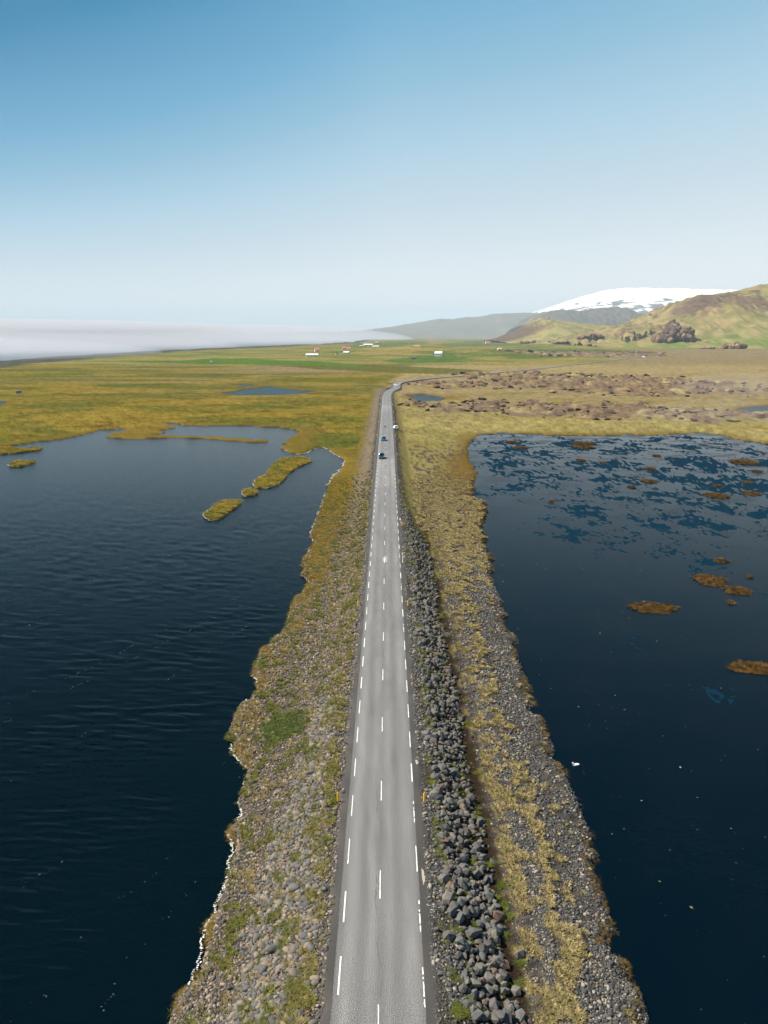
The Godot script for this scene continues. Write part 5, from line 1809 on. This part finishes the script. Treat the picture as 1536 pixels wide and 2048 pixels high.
	add_lava("lava_outcrop", "nearer brown lava ridge behind the calm lake", 112, 452, 100, 58, -28, 1.5, 230, 80, 1.0, 200)
	add_lava("lava_outcrop", "farther and larger brown lava ridge behind the nearer one", 195, 715, 118, 165, -40, 2.2, 230, 110, 6.0, 260)
	add_lava("lava_outcrop", "small dark lava rocks before the bend of the road", 58, 690, 34, 60, 0, 1.5, 70, 40, 11.0, 30)
	add_lava("lava_outcrop", "flat brown lava field beside the far road", 440, 1760, 170, 190, 0, 3.0, 110, 50, 14.0, 60)
	for s in ISLETS: add_islet(roughen(s[0], true, 0.6, 0.2, 0.5), "grass_islet", s[1], "islet", 0.75, 0.8, islet_tint, "")
	var where := ["long mossy mound alone in the middle of the calm lake", "left one of two mossy mounds side by side in the calm lake", "right one of two mossy mounds side by side in the calm lake", "large brown mossy mound cut by the right edge of the picture", "thin mossy hummock just behind the two mounds standing side by side", "oval mossy hummock left of the one near the right edge, mid lake", "oval mossy hummock near the right edge of the mid lake", "wide mossy hummock nearest the far right corner of the lake", "small round hummock in the centre of the far lake", "thin hummock, rear one of a pair near the far shore", "thin hummock, front one of a pair near the far shore", "narrow hummock behind the small round one in the centre", "narrow hummock left of the pair by the far shore", "tiny hummock right of the pair by the far shore", "tiny hummock behind the narrow central one", "small hummock right below the two mounds standing side by side", "narrow hummock at the right edge below the widest far one", "tiny hummock between the two oval ones near the right edge", "tiny hummock left of the oval one in mid lake", "tiny hummock left of the small round one in the centre", "tiny hummock cut off close to the right edge above the two mounds", "tiny hummock left of centre in the calm lake", "thin hummock rear of two at the far left corner of the lake", "thin hummock front of two at the far left corner of the lake"]
	for i in MOUNDS.size():
		var m: Array = MOUNDS[i]
		var p := PackedVector2Array()
		for k in 20:
			var an := TAU * k / 20.0
			var rr := 1.0 + 0.35 * n2(cos(an) + i * 5.0, sin(an))
			p.append(Vector2(m[0] + cos(an) * m[2] * rr, m[1] + sin(an) * m[3] * rr))
		var label: String = where[i]
		add_islet(p, "mossy_mound", label, "mound", 0.35 if i > 3 else 0.6, maxf(0.22, m[2] / 14.0), mound_tint, "mossy hummocks in the calm lake" if i > 3 else "")
	add_foam()
	add_stones()
	add_grass()
	# things on and beside the road
	add_posts()
	var c1 := Vector2(-0.82,253.32)
	var c2 := Vector2(-0.13,298.90)
	var c3 := Vector2(4.34,337.47)
	var c4 := Vector2(10.33,650.50)
	var c5 := Vector2(85.82,811.27)
	var c6 := Vector2(507.07,1547.57)
	var c7 := Vector2(588.17,1927.17)
	var c8 := Vector2(622.88,1960.26)
	add_car(Vector3(c1.x, road_y(c1.y), -c1.y - 2.2), 0.0, "nearest car, a dark teal off-roader driving towards us", Color(0.008, 0.05, 0.075), 4.6, 1.88, 1.78, "suv")
	add_car(Vector3(c2.x, road_y(c2.y), -c2.y - 2.0), 0.0, "blue hatchback driving behind the dark off-roader", Color(0.004, 0.10, 0.24), 4.2, 1.8, 1.5, "hatch")
	add_car(Vector3(c3.x + 0.9, maxf(height(c3.x + 0.9, c3.y), 2.2), -c3.y - 2.1), PI - 0.08, "white car parked on the right verge seen from behind", Color(0.8, 0.8, 0.8), 4.4, 1.85, 1.6, "parked")
	add_car(Vector3(c4.x, 2.05, -c4.y), 0.9, "white car driving round the bend of the road", Color(0.8, 0.8, 0.8), 4.8, 1.9, 1.9, "hatch")
	add_car(Vector3(c5.x, plain(c5.x, c5.y) + 0.6, -c5.y), 0.9, "orange and white car on the road after the bend", Color(0.7, 0.45, 0.2), 4.6, 1.9, 1.8, "hatch")
	add_car(Vector3(c6.x, plain(c6.x, c6.y) + 0.6, -c6.y), 0.6, "large white camper van far along the road", Color(0.75, 0.78, 0.8), 7.5, 2.4, 3.2, "camper")
	add_car(Vector3(c7.x, plain(c7.x, c7.y) + 0.6, -c7.y), 1.2, "red car on the far road below the conifer grove", Color(0.5, 0.06, 0.04), 4.6, 1.9, 1.8, "hatch")
	add_car(Vector3(c8.x, plain(c8.x, c8.y) + 0.6, -c8.y), 1.2, "small white car on the far road near the red one", Color(0.8, 0.8, 0.8), 4.8, 1.9, 2.0, "hatch")
	var pp := Vector2(0.50,339.56)
	add_person(Vector3(pp.x, road_y(pp.y), -pp.y))
	var bp := Vector2(19.24,70.69)
	add_bird(Vector3(bp.x, 0.0, -bp.y))
	add_buildings()
	add_trees()
	# sea fog on the left and drifting mist on the right
	fog_bank(Vector3(-2500, 84, -3500), Vector3(3700, 66, 2400), 0.0030, "white top of the sea fog off the coast at left")
	fog_bank(Vector3(-1300, 78, -4300), Vector3(2500, 48, 2400), 0.0016, "white top of the sea fog thinning towards the middle")
	fog_bank(Vector3(-2400, 0, -2900), Vector3(3700, 150, 3500), 0.0010, "blue haze under the sea fog along the coast at left")
	fog_bank(Vector3(-1760, 0, -1750), Vector3(2500, 110, 1900), 0.0013, "low near edge of the sea fog touching the coast at left")
	fog_bank(Vector3(-1400, 0, -4600), Vector3(2500, 170, 3400), 0.0007, "middle part of the sea fog behind the green field")
	fog_bank(Vector3(-1000, 0, -7800), Vector3(2600, 260, 4600), 0.0005, "thinning far end of the sea fog left of the mountain range")
	fog_bank(Vector3(168, 4, -385), Vector3(90, 16, 60), 0.0016, "thin mist drifting over the far shore of the calm lake")
	fog_bank(Vector3(260, 6, -560), Vector3(110, 22, 110), 0.0012, "thin mist over the plain at the right edge")
